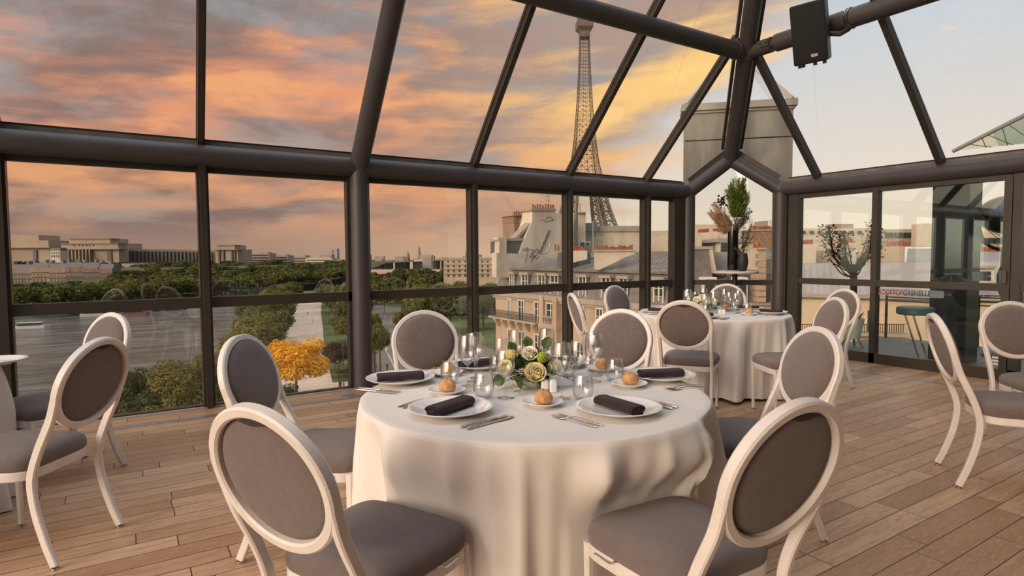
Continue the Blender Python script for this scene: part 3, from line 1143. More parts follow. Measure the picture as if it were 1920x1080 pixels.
P_PLATE = make_plate('dinner_plate', 0.163, 'x', 'plate', 'large white dinner plates')
P_SIDE = make_plate('bread_plate', 0.082, 'x', 'plate', 'small white bread plates')
P_NAP, P_FORK, P_KNIFE, P_TUM, P_ROLL = make_napkin(), make_fork(), make_knife(), make_tumbler(), make_roll()
P_BIG = make_wine('large_wine_glass', 0.236, 0.098, 0.0415, 0.0325, 0.038, 'tall wine glasses')
P_SML = make_wine('small_wine_glass', 0.205, 0.088, 0.0405, 0.0330, 0.036, 'shorter wine glasses')
used = set()


def place(pr, x, y, z, rz, label):
    if pr.name not in used:
        used.add(pr.name)
        pr.location = (x, y, z)
        pr.rotation_euler = (0, 0, rz)
        pr['label'] = label
        return pr
    return dup(pr, (x, y, z), rz, label)


def pix(px, py, z=None):
    p = gz(px, py, TOP if z is None else z)
    return p.x, p.y


def setting(T, ang, where, rp=0.60, nap=None, plate=None, parts='all', side=None, tum=None, wine=None, nrot=0.15):
    """one place setting; ang = direction of the seat from the table centre"""
    a = radians(ang)
    ca, sa = cos(a), sin(a)

    def loc(u, v):                      # u outwards, v to the right of the guest (facing the centre)
        return T[0] + ca * u - sa * v, T[1] + sa * u + ca * v
    px_, py_ = plate or loc(rp, 0)
    place(P_PLATE, px_, py_, Z0, 0, 'large white dinner plate ' + where)
    place(P_NAP, px_, py_, Z0 + 0.0095, a + pi / 2 + nrot if nap is None else nap, 'dark rolled napkin on the dinner plate ' + where)
    if parts == 'plate':
        return
    pa = atan2(py_ - T[1], px_ - T[0])
    pr_ = hypot(px_ - T[0], py_ - T[1])
    off = lambda u, v: (T[0] + cos(pa) * (pr_ + u) - sin(pa) * v, T[1] + sin(pa) * (pr_ + u) + cos(pa) * v)
    for k, nm in ((-0.195, 'inner'), (-0.225, 'outer')):
        x, y = off(-0.02, k)
        place(P_FORK, x, y, Z0, pa + pi + 0.06, nm + ' steel fork left of the plate ' + where)
    for k, nm in ((0.190, 'inner'), (0.220, 'outer')):
        x, y = off(0.0, k)
        place(P_KNIFE, x, y, Z0, pa + pi - 0.05, nm + ' steel knife right of the plate ' + where)
    sx, sy = side or off(-0.22, -0.17)
    place(P_SIDE, sx, sy, Z0, 0, 'small white bread plate ' + where)
    place(P_ROLL, sx + 0.004, sy, Z0 + 0.0062, ang * 1.7, 'bread roll on the small plate ' + where)
    tx, ty = tum or off(-0.22, 0.0)
    place(P_TUM, tx, ty, Z0, 0, 'stemless water tumbler ' + where)
    w = wine or (off(-0.30, 0.06), off(-0.33, -0.03))
    place(P_BIG, w[0][0], w[0][1], Z0, 0, 'taller stemmed wine glass ' + where)
    place(P_SML, w[1][0], w[1][1], Z0, 0, 'shorter stemmed wine glass ' + where)


def napang(x0, y0, x1, y1):
    a, b = gz(x0, y0, TOP + 0.02), gz(x1, y1, TOP + 0.02)
    return atan2(b.y - a.y, b.x - a.x)


W1 = {'FL': 'at the front left of the main table', 'FR': 'at the front right of the main table', 'R': 'at the right side of the main table',
      'L': 'at the left side of the main table', 'BL': 'at the back left of the main table', 'BR': 'at the back right of the main table'}
setting(T1, -166, W1['FL'], nap=napang(815, 776, 882, 754), plate=pix(845, 767, TOP + 0.015), side=pix(838, 738), tum=pix(907, 746), wine=(pix(877, 724), (1.328, 2.132)))
setting(T1, -81, W1['FR'], nap=napang(1125, 754, 1196, 776), plate=pix(1160, 766, TOP + 0.015), side=pix(1018, 761), tum=pix(1093, 750), wine=(pix(1053, 747), pix(1084, 722)))
setting(T1, -8, W1['R'], nap=napang(1195, 703, 1284, 699), plate=pix(1239, 705, TOP + 0.015), side=pix(1180, 725), tum=pix(1152, 714), wine=((1.853, 2.182), pix(1117, 704)))
setting(T1, 124, W1['L'], nap=napang(702, 712, 790, 706), plate=pix(751, 711, TOP + 0.015), side=pix(838, 704), tum=pix(844, 719), wine=((1.385, 2.50), (1.44, 2.575)))
setting(T1, 82, W1['BL'], plate=(1.575, 2.80), side=(1.72, 2.555), tum=(1.55, 2.56), wine=((1.605, 2.47), (1.51, 2.455)))
setting(T1, 43, W1['BR'], plate=(1.962, 2.61), side=(2.06, 2.36), tum=(1.835, 2.36), wine=((1.76, 2.432), (1.70, 2.355)))
W2 = [(-150, 'on the near side of the far table'), (140, 'on the left of the far table'), (92, 'at the back left of the far table'),
      (45, 'behind the flowers of the far table'), (-2, 'at the back right of the far table'), (-49, 'at the front right of the far table')]
for an, wh in W2:
    setting(T2, an, wh, rp=0.56, nrot=0.5 if an > 0 else 0.9)
pp = gz(-14, 677, TOP + 0.02)
tag(dup(P_PLATE, (pp.x, pp.y, Z0), 0, 'white dinner plate at the left edge of the picture'), 'white dinner plate at the left edge of the picture', 'plate', 'large white dinner plates')


# ---- salt and pepper
def make_shaker(dark):
    root = thing('salt_shaker', 'x', 'shaker', group='white salt and pepper shakers')
    m = MB()
    m.loft([[(a, b, z) for a, b in rrect(w, w, 0.007, 3)] for w, z in ((0.028, 0.0), (0.033, 0.002), (0.034, 0.03), (0.033, 0.046), (0.026, 0.053), (0.014, 0.0565), (0.004, 0.057))])
    m.build('body', CHINA, root, sharp=50)
    m = MB()
    for k in range(3):
        m.lathe([(0.0013, 0.0), (0.0013, 0.0008)], (-0.004 + 0.004 * k, 0, 0.0565), 6)
    m.build('pour_holes', BLACK, root)
    return root


sh = make_shaker(False)
for T, (ox, oy), w in ((T1, (0.035, -0.035), 'main table'), (T2, (-0.13, -0.20), 'far table')):
    for k, nm in ((0, 'left'), (1, 'right')):
        q = (T[0] + ox + 0.0365 * k * sin(radians(57)), T[1] + oy - 0.0365 * k * cos(radians(57)))
        place(sh, q[0], q[1], Z0, radians(-33 + 4 * k), ('left' if k == 0 else 'right') + ' one of two white ceramic shakers in front of the flowers on the ' + w)


# ---- flower centrepieces
def petal(m, c, ax, up, out, w, h, curl, cup):
    """curved petal patch: base c, ax sideways, up, out"""
    g_ = []
    for i in range(5):
        v = i / 4
        ww = w * (0.45 + 0.75 * sin(min(1, v * 1.15) * pi * 0.62))
        if v > 0.8:
            ww *= 0.86
        row = []
        for j in range(5):
            u = (j - 2) / 2
            p = c + ax * (u * ww) + up * (h * v * (1 - 0.08 * u * u)) + out * (curl * v * v - cup * u * u * (0.4 + 0.6 * v))
            row.append(p)
        g_.append(row)
    m.loft(g_, close=False, cap=False)


def make_rose(center, axis, r, name, m_, parent, seed=1):
    rnd = random.Random(seed)
    axis = Vector(axis).normalized()
    e1 = axis.orthogonal().normalized()
    e2 = axis.cross(e1)
    m = MB()
    c = Vector(center)
    for rad, n, h, curl, tilt in ((0.10, 3, 0.75, -0.08, 0.0), (0.26, 4, 0.82, -0.06, 0.1), (0.42, 5, 0.80, 0.06, 0.2), (0.58, 5, 0.72, 0.24, 0.3), (0.72, 6, 0.58, 0.42, 0.4)):
        a0 = rnd.uniform(0, 6)
        for k in range(n):
            a = a0 + 2 * pi * k / n + rnd.uniform(-0.1, 0.1)
            o = e1 * cos(a) + e2 * sin(a)
            ax = axis.cross(o)
            petal(m, c + o * (rad * r * 0.75) - axis * (r * 0.30), ax, axis, o, r * (0.30 + rad * 0.55), r * h * 1.25, r * curl, r * 0.28 * (0.4 + rad))
    m.ball(c - axis * r * 0.1, r * 0.42, 10, 8)
    return m.build(name, m_, parent, sharp=70)


def leaf(m, c, d, up, L, w, fold=0.15):
    d = Vector(d).normalized()
    sd_ = d.cross(Vector(up))
    if sd_.length < 1e-4:
        sd_ = d.orthogonal()
    sd_.normalize()
    n = sd_.cross(d)
    c = Vector(c)
    prof = [(0.0, 0.06), (0.2, 0.72), (0.45, 1.0), (0.7, 0.85), (0.9, 0.4), (1.0, 0.03)]
    l_, r_, m_ = [], [], []
    for t, q in prof:
        b = c + d * (L * t) - n * (L * 0.18 * t * t)
        m_.append(b)
        l_.append(b + sd_ * (w * q) + n * (w * q * fold))
        r_.append(b - sd_ * (w * q) + n * (w * q * fold))
    m.loft([l_, m_, r_], close=False, cap=False)


ROSE = mat('cream_rose_petals', (0.93, 0.80, 0.44), 0.6, 0.0, 0.05, 20, col2=(0.97, 0.90, 0.68), trans=0.0)
ROSEW = mat('white_rose_petals', (0.94, 0.90, 0.74), 0.6, 0.0, 0.02, 20, trans=0.0)
LEAF = mat('eucalyptus_leaf', (0.045, 0.082, 0.028), 0.45, 0.0, 0.3, 25, trans=0.15)
LEAF2 = mat('fresh_green_leaf', (0.090, 0.150, 0.030), 0.45, 0.0, 0.3, 25, trans=0.2)
LIME = mat('lime_button_flower', (0.34, 0.38, 0.035), 0.6, 0.0, 0.25, 60)
YEL = mat('yellow_filler_flower', (0.75, 0.58, 0.06), 0.6, 0.0, 0.2, 40)


def centrepiece(x, y, label, seed, detail=True, s=1.0):
    rnd = random.Random(seed)
    root = thing('flower_centrepiece', label, 'flowers', (x, y, Z0), 0, 'flower centrepieces')
    # camera-facing side of the bunch is roughly (-0.54,-0.84)
    fx, fy = Vector((-0.54, -0.84, 0)), Vector((0.84, -0.54, 0))
    at = lambda r_, f_, z: tuple((fy * r_ + fx * f_) * s + Vector((0, 0, z * s)))
    MB().lathe([(0.001, 0.0), (0.05 * s, 0.0), (0.075 * s, 0.02 * s), (0.085 * s, 0.035 * s), (0.08 * s, 0.035 * s), (0.001, 0.02 * s)], seg=32).build('dish', CHINA, root)
    roses = [(0.02, 0.10, 0.072, 0.048, ROSE), (0.0, 0.045, 0.142, 0.036, ROSEW), (-0.10, 0.045, 0.085, 0.036, ROSE), (0.105, 0.03, 0.085, 0.038, ROSEW), (0.065, -0.06, 0.10, 0.036, ROSEW), (-0.05, -0.08, 0.10, 0.036, ROSE)]
    if not detail:
        roses = [(-0.075, 0.06, 0.135, 0.042, ROSEW), (0.0, 0.09, 0.12, 0.046, ROSEW), (-0.01, 0.02, 0.155, 0.042, ROSEW), (0.085, 0.05, 0.105, 0.042, ROSEW), (-0.03, 0.09, 0.08, 0.036, ROSE), (0.04, -0.06, 0.12, 0.04, ROSEW)]
    for k, (r_, f_, z, rad, mm) in enumerate(roses):
        make_rose(at(r_, f_, z), tuple(fx * (0.75 if f_ > 0 else -0.6) + fy * (r_ * 4) + Vector((0, 0, 0.6))), rad * s, 'rose', mm, root, seed + k)
    for k, (r_, f_, z) in enumerate(((0.052, 0.06, 0.132), (-0.075, 0.02, 0.14))):
        m = MB()
        c = Vector(at(r_, f_, z))
        for q in range(60):
            a, b = q * 2.39996, math.acos(1 - 2 * (q + 0.5) / 60)
            dv = Vector((sin(b) * cos(a), sin(b) * sin(a), cos(b)))
            m.ball(c + dv * 0.019 * s, 0.0055 * s, 5, 4)
        m.build('button_flower', LIME if k == 0 else YEL, root, sharp=60)
    m, m2 = MB(), MB()
    for k in range(250):
        a = rnd.uniform(0, 2 * pi)
        b = rnd.uniform(-0.15, 1.45)
        dv = Vector((cos(b) * cos(a), cos(b) * sin(a), sin(b)))
        base = Vector((0, 0, 0.055)) * s + Vector((dv.x * 0.085, dv.y * 0.085, dv.z * 0.075)) * s * rnd.uniform(0.5, 1.0)
        L = rnd.uniform(0.03, 0.058) * s
        leaf(m if k % 3 else m2, base, dv + Vector((rnd.uniform(-.5, .5), rnd.uniform(-.5, .5), rnd.uniform(-.3, .3))), (0, 0, 1), L, L * rnd.uniform(0.18, 0.34))
    for r_, f_, z, d_, L in ((0.06, 0.02, 0.165, (0.5, 0.3, 1), 0.055), (0.0, 0.0, 0.165, (-0.2, 0.2, 1), 0.05), (-0.03, 0.12, 0.05, (-0.4, -0.6, -0.3), 0.07), (0.03, 0.12, 0.04, (-0.1, -0.9, -0.2), 0.075), (-0.10, 0.06, 0.05, (-0.8, 0.1, -0.3), 0.06), (0.13, 0.03, 0.09, (1, -0.3, 0.2), 0.055), (-0.06, 0.02, 0.15, (-0.5, 0.2, 0.9), 0.05)):
        dv = fy * d_[0] - fx * d_[1] * -1 + Vector((0, 0, d_[2]))
        leaf(m, at(r_, f_, z), dv, tuple(fx + Vector((0, 0, 0.2))), L * s, L * 0.42 * s)
    for k in range(7):                                   # long sprays with small leaves
        a = k * 0.9 + 0.3
        dv = Vector((cos(a), sin(a), rnd.uniform(-0.1, 0.5))).normalized()
        p0 = Vector((0, 0, 0.07)) * s
        pts = [p0 + dv * (0.19 * s * t) + Vector((0, 0, -0.05 * t * t * s)) for t in (0.2, 0.4, 0.6, 0.8, 1.0)]
        m2.tube(pts, 0.0012, 4)
        for q in range(10):
            t = 0.3 + 0.07 * q
            p = p0 + dv * (0.19 * s * t) + Vector((0, 0, -0.05 * t * t * s))
            sdv = dv.cross(Vector((0, 0, 1))) * (1 if q % 2 else -1)
            leaf(m2, p, dv * 0.6 + sdv, (0, 0, 1), 0.026 * s, 0.0065 * s)
    m.build('eucalyptus_foliage', LEAF, root, sharp=None)
    m2.build('green_sprays', LEAF2, root, sharp=None)
    return root


centrepiece(T1[0] + 0.045, T1[1] + 0.10, 'cream rose and eucalyptus centrepiece in the middle of the main table', 11, True, 1.08)
centrepiece(T2[0] - 0.10, T2[1] + 0.04, 'white flower centrepiece with dark leaves on the far table', 23, False)

# ================================================================== THE CITY BELOW
GZ, WZ = -26.0, -33.0
FW = (Matrix(CM) @ Vector((0, 0, -1)))
FWH = Vector((FW.x, FW.y, 0)).normalized()
GRASS = mat('park_grass', (0.085, 0.105, 0.030), 0.9, 0, 0.25, 0.08)
PATHM = mat('pale_gravel_path', (0.60, 0.46, 0.36), 0.9, 0, 0.08, 0.3)
ROADM = mat('grey_asphalt', (0.20, 0.165, 0.14), 0.8, 0, 0.12, 0.4)
STONE = mat('warm_limestone', (0.42, 0.305, 0.22), 0.85, 0, 0.08, 0.25)
STONE2 = mat('pale_limestone', (0.35, 0.275, 0.22), 0.85, 0, 0.08, 0.3)
STONE3 = mat('pinkish_stone', (0.23, 0.155, 0.12), 0.85, 0, 0.15, 0.3)
SLATE = mat('blue_grey_slate', (0.115, 0.105, 0.105), 0.6, 0, 0.15, 1.2)
ZINC = mat('zinc_roofing', (0.30, 0.265, 0.24), 0.5, 0.1, 0.10, 0.5)
PLASTER = mat('cream_render', (0.54, 0.445, 0.35), 0.9, 0, 0.07, 0.6)
TERRA = mat('terracotta_pot', (0.27, 0.075, 0.040), 0.8, 0, 0.25, 5)
WINDK = mat('dark_window_glass', (0.035, 0.040, 0.042), 0.15, 0, 0.3, 2)
WFRAME = mat('white_window_frame', (0.70, 0.63, 0.55), 0.6)
IRON = mat('wrought_iron', (0.028, 0.026, 0.028), 0.6)
BRICKB = mat('brown_brick', (0.26, 0.16, 0.105), 0.9, 0, 0.2, 4)


def river_mat():
    m = bpy.data.materials.new('rippled_river_water')
    m.use_nodes = True
    N = NT(m.node_tree)
    N.n.clear()
    ge = N.add('ShaderNodeNewGeometry')
    mp = N.add('ShaderNodeMapping', i_0=ge.outputs['Position'])
    mp.inputs['Rotation'].default_value = (0, 0, radians(12))
    mp.inputs['Scale'].default_value = (0.03, 0.11, 0.1)
    n = N.noise(mp.outputs[0], 1.0, 8.0, 0.72, 0.4)
    n2 = N.noise(ge.outputs['Position'], 0.012, 4.0)
    c = N.mix(N.step(n2, 0.35, 0.65), (0.22, 0.205, 0.185), (0.27, 0.25, 0.22))
    c = N.mix(N.step(n, 0.40, 0.62), N.mix(0.7, c, (0.05, 0.05, 0.047)), c)  # ripple reflections also painted as dark streaks in the water colour
    p = N.add('ShaderNodeBsdfPrincipled', i_Base_Color=c, i_Roughness=0.13)
    p.inputs['IOR'].default_value = 1.33
    b = N.add('ShaderNodeBump', i_Strength=0.9, i_Height=n)
    b.inputs['Distance'].default_value = 3.0
    N.put(p, 'Normal', b.outputs[0])
    N.add('ShaderNodeOutputMaterial', i_Surface=p.outputs[0])
    return m


def flat(name, pxs, z, m, kind='structure', thick=0.0):
    pts = [gz(x, y, z) if len(q) == 2 else Vector((x, y, z)) for q in pxs for x, y in [q[:2]]]
    o = MB().prism([p - Vector((0, 0, max(thick, 0.02))) for p in pts], (0, 0, max(thick, 0.02))).build(name, m, None, sharp=None)
    o['kind'] = kind
    return o


W3 = lambda x, y: (x, y, 1)
flat('river', [W3(-900, -150), W3(200, -150), W3(900, 900), W3(400, 1100), W3(-1200, 1100)], WZ, river_mat())
far_shore = [(-420, 622), (-120, 608), (0, 602), (200, 586), (380, 567), (455, 561), (530, 553), (560, 545)]
# near bank (park), right of the river
nb = [(-60, 940), (120, 850), (230, 800), (340, 745), (400, 705), (430, 650), (452, 610), (478, 586), (505, 569), (530, 556), (552, 547)]
pn = [gz(x, y, GZ) for x, y in nb]
pts = pn + [Vector((900, 900, GZ)), Vector((900, -200, GZ)), Vector((-20, -200, GZ))]
o = MB().prism([p - Vector((0, 0, 8)) for p in pts], (0, 0, 8)).build('ground', GRASS, None, sharp=None)
o['kind'] = 'structure'
# far bank, rising towards the palace hill
m = MB()
pf = [gz(x, y, WZ) for x, y in far_shore]
rows = []
for d, z in ((0, WZ), (0.5, -29.5), (14, -29.5), (14.5, -27), (60, -27), (140, -26), (300, -20), (460, -9), (900, -10), (5000, -24)):
    rows.append([Vector((p.x + FWH.x * d + (-0.25 * d if i < 3 else 0), p.y + FWH.y * d, z)) for i, p in enumerate(pf)])
m.loft(rows, close=False, cap=False)
o = m.build('far_bank', mat('far_bank_ground', (0.075, 0.070, 0.035), 0.9, 0, 0.2, 0.03), None, sharp=None)
o['kind'] = 'structure'
flat('path', [(562, 566), (549, 585), (541, 606), (538, 625), (528, 660), (505, 735), (628, 735), (612, 670), (607, 640), (605, 610), (602, 590), (603, 566)], GZ + 0.06, PATHM)
flat('footpath', [(540, 722), (662, 715), (662, 700), (700, 680), (705, 765), (620, 770), (632, 727), (540, 734)], GZ + 0.09, PATHM)
flat('road', [(697, 570), (760, 580), (1000, 690), (1000, 790), (690, 790), (690, 640)], GZ + 0.05, ROADM)
for k, (x0, y0, x1, y1) in enumerate(((716, 640, 745, 700), (722, 655, 700, 660))):
    a, b = gz(x0, y0, GZ), gz(x1, y1, GZ)
    mk = MB()
    s_ = (b - a).normalized().cross(Vector((0, 0, 1))) * 0.2
    mk.prism([a - s_ + Vector((0, 0, 0.06)), b - s_ + Vector((0, 0, 0.06)), b + s_ + Vector((0, 0, 0.06)), a + s_ + Vector((0, 0, 0.06))], (0, 0, 0.03))
    mk.build('road_marking', PATHM, None)['kind'] = 'structure'


# ---- trees: leaf-clump crowns, each tree its own crown and trunk
def crown_mesh(name, n, size, seed, lobes=9, flat_=0.85, droop=0.0, inner=True):
    rnd = random.Random(seed)
    m = MB()
    cs = [(Vector((0, 0, 0.0)), 0.72)]
    for k in range(lobes):
        a, b = rnd.uniform(0, 2 * pi), rnd.uniform(-0.5, 1.1)
        q = 0.58 if inner else rnd.uniform(0.45, 0.78)
        cs.append((Vector((cos(a) * cos(b) * q, sin(a) * cos(b) * q, sin(b) * 0.95 * q * flat_)), rnd.uniform(0.30, 0.48) * (1.0 if inner else 0.8)))
    if inner:
        for c, r in cs:
            m.ball(c, r * 0.74, 9, 6, (1, 1, flat_))
    for k in range(n):
        c, r = rnd.choice(cs[1:] + cs[:1] * (2 if inner else 1))
        if not inner:
            r *= 0.8
        v = Vector((rnd.gauss(0, 1), rnd.gauss(0, 1), rnd.gauss(0, 1))).normalized()
        p = c + Vector((v.x, v.y, v.z * flat_)) * r * rnd.uniform(0.80, 1.12)
        nn = (v + Vector((rnd.uniform(-.7, .7), rnd.uniform(-.7, .7), rnd.uniform(-.2, .9)))).normalized()
        e1 = nn.orthogonal().normalized()
        e1 = Matrix.Rotation(rnd.uniform(0, 6.3), 3, nn) @ e1
        e2 = nn.cross(e1)
        s_ = size * rnd.uniform(0.6, 1.4)
        m.v += [tuple(p - e1 * s_), tuple(p - e2 * s_ * 0.55 + nn * s_ * 0.25), tuple(p + e1 * s_), tuple(p + e2 * s_ * 0.55 + nn * s_ * 0.25)]
        i = len(m.v) - 4
        m.f.append((i, i + 1, i + 2, i + 3))
    return m.mesh(name, sharp=None)


def leafm(name, c1, c2, sc=3.0):
    return mat(name, c1, 0.7, 0, 0.3, sc, col2=c2, trans=0.25, spec=0.25)


L_DK = leafm('dark_park_leaves', (0.042, 0.050, 0.014), (0.105, 0.115, 0.030))
L_MD = leafm('olive_park_leaves', (0.075, 0.080, 0.018), (0.19, 0.180, 0.040))
L_LT = leafm('yellow_green_leaves', (0.120, 0.105, 0.022), (0.25, 0.21, 0.045))
L_YL = leafm('golden_blossom', (0.72, 0.33, 0.012), (1.0, 0.60, 0.05), 4.0)
L_PU = leafm('purple_leaves', (0.040, 0.022, 0.022), (0.085, 0.045, 0.040))
L_PK = leafm('pink_blossom', (0.60, 0.24, 0.23), (0.78, 0.40, 0.38), 4.0)
BARK = mat('grey_bark', (0.10, 0.075, 0.055), 0.9, 0, 0.2, 3)
FAR_CR = {}
NEAR_CR = {}


def crown_for(kind, m_, near):
    key = (kind, m_.name, near)
    dct = NEAR_CR
    if key not in dct:
        if near == 2:
            me = crown_mesh('leafy_crown', 11000, 0.036, 40 + kind, 26, inner=False)
        elif near == 1:
            me = crown_mesh('leafy_crown', 3000, 0.075, 20 + kind, 10)
        else:
            me = crown_mesh('leafy_crown', 900, 0.13, kind, 9)
        me.materials.append(m_)
        dct[key] = me
    return dct[key]


TRUNK = MB().lathe([(0.5, 0), (0.36, 0.15), (0.3, 0.6), (0.22, 1.0)], seg=8).mesh('trunk', 50)
TRUNK.materials.append(BARK)


def tree(base, h, r, m_, label, group, kind=0, near=0, name='park_tree', cb=0.22, rz=0.0, sq=1.0):
    """h = height, r = crown radius, cb = share of the height that is bare trunk"""
    t = thing(name, label, 'tree', tuple(base), 0, group)
    ch_ = h * (1 - cb) / 2
    o = put('crown', crown_for(kind, m_, near), None, t, (0, 0, h - ch_), rz)
    o.scale = (r, r * sq, ch_)
    o = put('trunk', TRUNK, None, t)
    o.scale = (h * 0.055, h * 0.055, h * 0.75)
    return t


rnd = random.Random(99)
# wooded slope across the river
KM = [L_DK, L_MD, L_DK, L_MD, L_MD]


SHD = [(-100, 315), (0, 335), (200, 382), (380, 462), (530, 560), (700, 700)]


def shoreD(x):
    for (a, da), (b, db) in zip(SHD[:-1], SHD[1:]):
        if a <= x <= b:
            return da + (db - da) * (x - a) / (b - a)
    return SHD[-1][1]


def farground(D, x):
    return -27 + max(0.0, D - 560) / 290 * 12


for row, off in enumerate((8, 26, 50, 80, 118, 165, 220, 285, 350)):
    x = (20 if row < 3 else 205) + rnd.uniform(0, 14)
    while x < 672:
        D = shoreD(x) + off + rnd.uniform(-8, 8)
        rr = rnd.uniform(7.5, 11.5)
        h = rnd.uniform(13, 18)
        if x < 212:
            h = rnd.uniform(13, 17)
            rr = rnd.uniform(6, 8)
        b = dep(x, 500, D)
        zb = farground(D, x) - 1.5
        if 285 < x < 385 and row >= 6:
            h += 3
        if x > 440 and row >= 6:
            h -= 3
        if D < 900:
            k = rnd.randrange(4)
            tree((b.x, b.y, zb), h, rr, KM[rnd.randrange(5)] if row > 1 else (L_MD if rnd.random() < 0.75 else L_LT), 'rounded green tree in the wooded slope across the river', 'trees across the river', k, 0, rz=rnd.uniform(0, 6), cb=0.06)
        x += rr * 1131 / D * rnd.uniform(0.95, 1.3)
# trees below the pale palace wings, at the far left
for x in (15, 32, 50, 63, 85, 105, 122, 196, 215):
    b = dep(x, 485, 760)
    tree((b.x, b.y, -19), 17 + (3 if x < 70 else 0), 9, L_DK, 'dark tree between the palace and the stone apartment row', 'trees under the palace', rnd.randrange(4), 0, rz=rnd.uniform(0, 6))
# trees beyond the wall column, up to the pale stone building
for row, D in enumerate((215, 255, 300, 350, 410, 480, 560)):
    x = 668 if row > 1 else 668
    while x < 935:
        rr = rnd.uniform(6.5, 9.5)
        DD = D + rnd.uniform(-14, 14)
        b = dep(x, 500, DD)
        if not (row < 2 and 700 < x < 760):
            tree((b.x, b.y, GZ), rnd.uniform(13, 17.5) + (3 if row in (4, 5) and 740 < x < 840 else 0), rr, (L_MD, L_LT, L_MD, L_DK, L_MD)[rnd.randrange(5)] if row < 4 else KM[rnd.randrange(5)], 'leafy street tree seen through the window beyond the wall column', 'trees beyond the wall column', rnd.randrange(4), 1 if row < 3 else 0, rz=rnd.uniform(0, 6))
        x += rr * 1131 / DD * rnd.uniform(1.2, 1.6)
# young trees along the road
for x, y, h in ((702, 720, 13), (713, 706, 12), (704, 690, 12), (752, 650, 12), (775, 668, 12), (700, 660, 12)):
    b = gz(x, y, GZ)
    tree(b, h, 2.6, L_MD, 'slim young tree along the road below the window', 'young roadside trees', rnd.randrange(4), 1, cb=0.4)
# bank trees left of the gravel path
for x, y, h, r in ((462, 690, 10, 6.5), (486, 672, 10, 6), (508, 660, 10, 6), (470, 655, 11, 6.5), (494, 646, 11, 6), (518, 636, 11, 6), (482, 630, 12, 6.5), (507, 620, 12, 6), (527, 612, 12, 5.5), (497, 606, 13, 7), (522, 597, 13, 7), (537, 590, 13, 6), (515, 583, 13, 8), (540, 575, 14, 8), (470, 612, 12, 6.5), (545, 566, 14, 9)):
    b = gz(x, y, GZ)
    tree(b, h, r, L_MD if (x + y) % 3 else L_LT, 'leafy tree on the river bank left of the gravel path', 'trees left of the gravel path', rnd.randrange(4), 1, rz=rnd.uniform(0, 6), cb=0.1)
for x, y, h, r in ((632, 600, 14, 7), (652, 606, 13, 7), (622, 586, 13, 7), (646, 588, 15, 8), (664, 620, 14, 7), (634, 577, 14, 9), (658, 575, 14, 9), (668, 650, 12, 6), (655, 640, 10, 5), (640, 625, 7, 4.5), (618, 574, 14, 8)):
    b = gz(x, y, GZ)
    tree(b, h, r, L_MD if (x + y) % 3 else L_DK, 'green tree between the gravel path and the grey column', 'trees right of the gravel path', rnd.randrange(4), 1, rz=rnd.uniform(0, 6), cb=0.15)
# singles
b = gz(556, 745, GZ)
tree(b, 13.4, 7.9, L_YL, 'golden yellow flowering tree in the park below the window', None, 1, 2, 'golden_tree', 0.0, sq=0.9)
tree(gz(630, 694, GZ), 7.6, 4.2, L_PU, 'dark purple-leaved shrub tree beside the gravel path', None, 2, 1, 'purple_shrub', 0.05)
tree(gz(655, 706, GZ), 3.6, 4.0, L_MD, 'low clipped green bush beside the column foot', None, 3, 1, 'green_bush', 0.0)
for x, y, h, r, m_, kd, lab in ((268, 842, 13.6, 5.0, L_DK, 0, 'dark green tree at the water edge below the left window'),
                               (232, 838, 8.5, 4.4, L_DK, 3, 'low dark green tree at the far left of the near bank'),
                               (345, 832, 14.6, 6.2, L_LT, 1, 'yellow-green tree left of the second mullion on the near bank'),
                               (308, 852, 8.6, 5.2, L_LT, 2, 'low yellow-green tree between the dark tree and the mullion'),
                               (408, 812, 14.5, 5.6, L_LT, 3, 'yellow-green tree right of the second mullion'),
                               (455, 790, 10.0, 5.0, L_MD, 0, 'olive tree behind the chair left of the main table'),
                               (520, 790, 7.0, 5.0, L_MD, 1, 'low green bush under the golden tree')):
    tree(gz(x, y, GZ), h, r, m_, lab, None, kd, 2, 'bank_tree', 0.05)
tree(gz(268, 800, GZ), 3.8, 2.6, L_PK, 'pink blossoming bush on the near bank', None, 2, 1, 'blossom_bush', 0.0)

# ---- lamps and little people
POLE = mat('dark_lamp_metal', (0.05, 0.05, 0.05), 0.5)


def lamp(px_, py_, h, label):
    b = gz(px_, py_, GZ)
    t = thing('street_lamp', label, 'street lamp', tuple(b), 0, 'street lamps in the park')
    MB().tube([(0, 0, 0), (0, 0, h)], 0.09, 8, scale=[1.4, 0.8]).build('pole', POLE, t)
    MB().lathe([(0.05, h - 0.1), (0.28, h), (0.32, h + 0.25), (0.1, h + 0.4)], seg=10).build('lantern', POLE, t)


lamp(645, 738, 9.5, 'tall dark lamp post beside the park lawn')
lamp(636, 727, 4.5, 'short lamp post with square head by the lawn corner')
lamp(705, 703, 9.0, 'slim lamp post beyond the column by the road')
COATS = [mat('navy_coat', (0.03, 0.035, 0.045), 0.8), mat('red_top', (0.35, 0.06, 0.05), 0.8), mat('pale_shirt', (0.55, 0.5, 0.45), 0.8)]
SKIN = mat('skin', (0.45, 0.28, 0.2), 0.6)
JEANS = mat('blue_jeans', (0.06, 0.08, 0.12), 0.8)


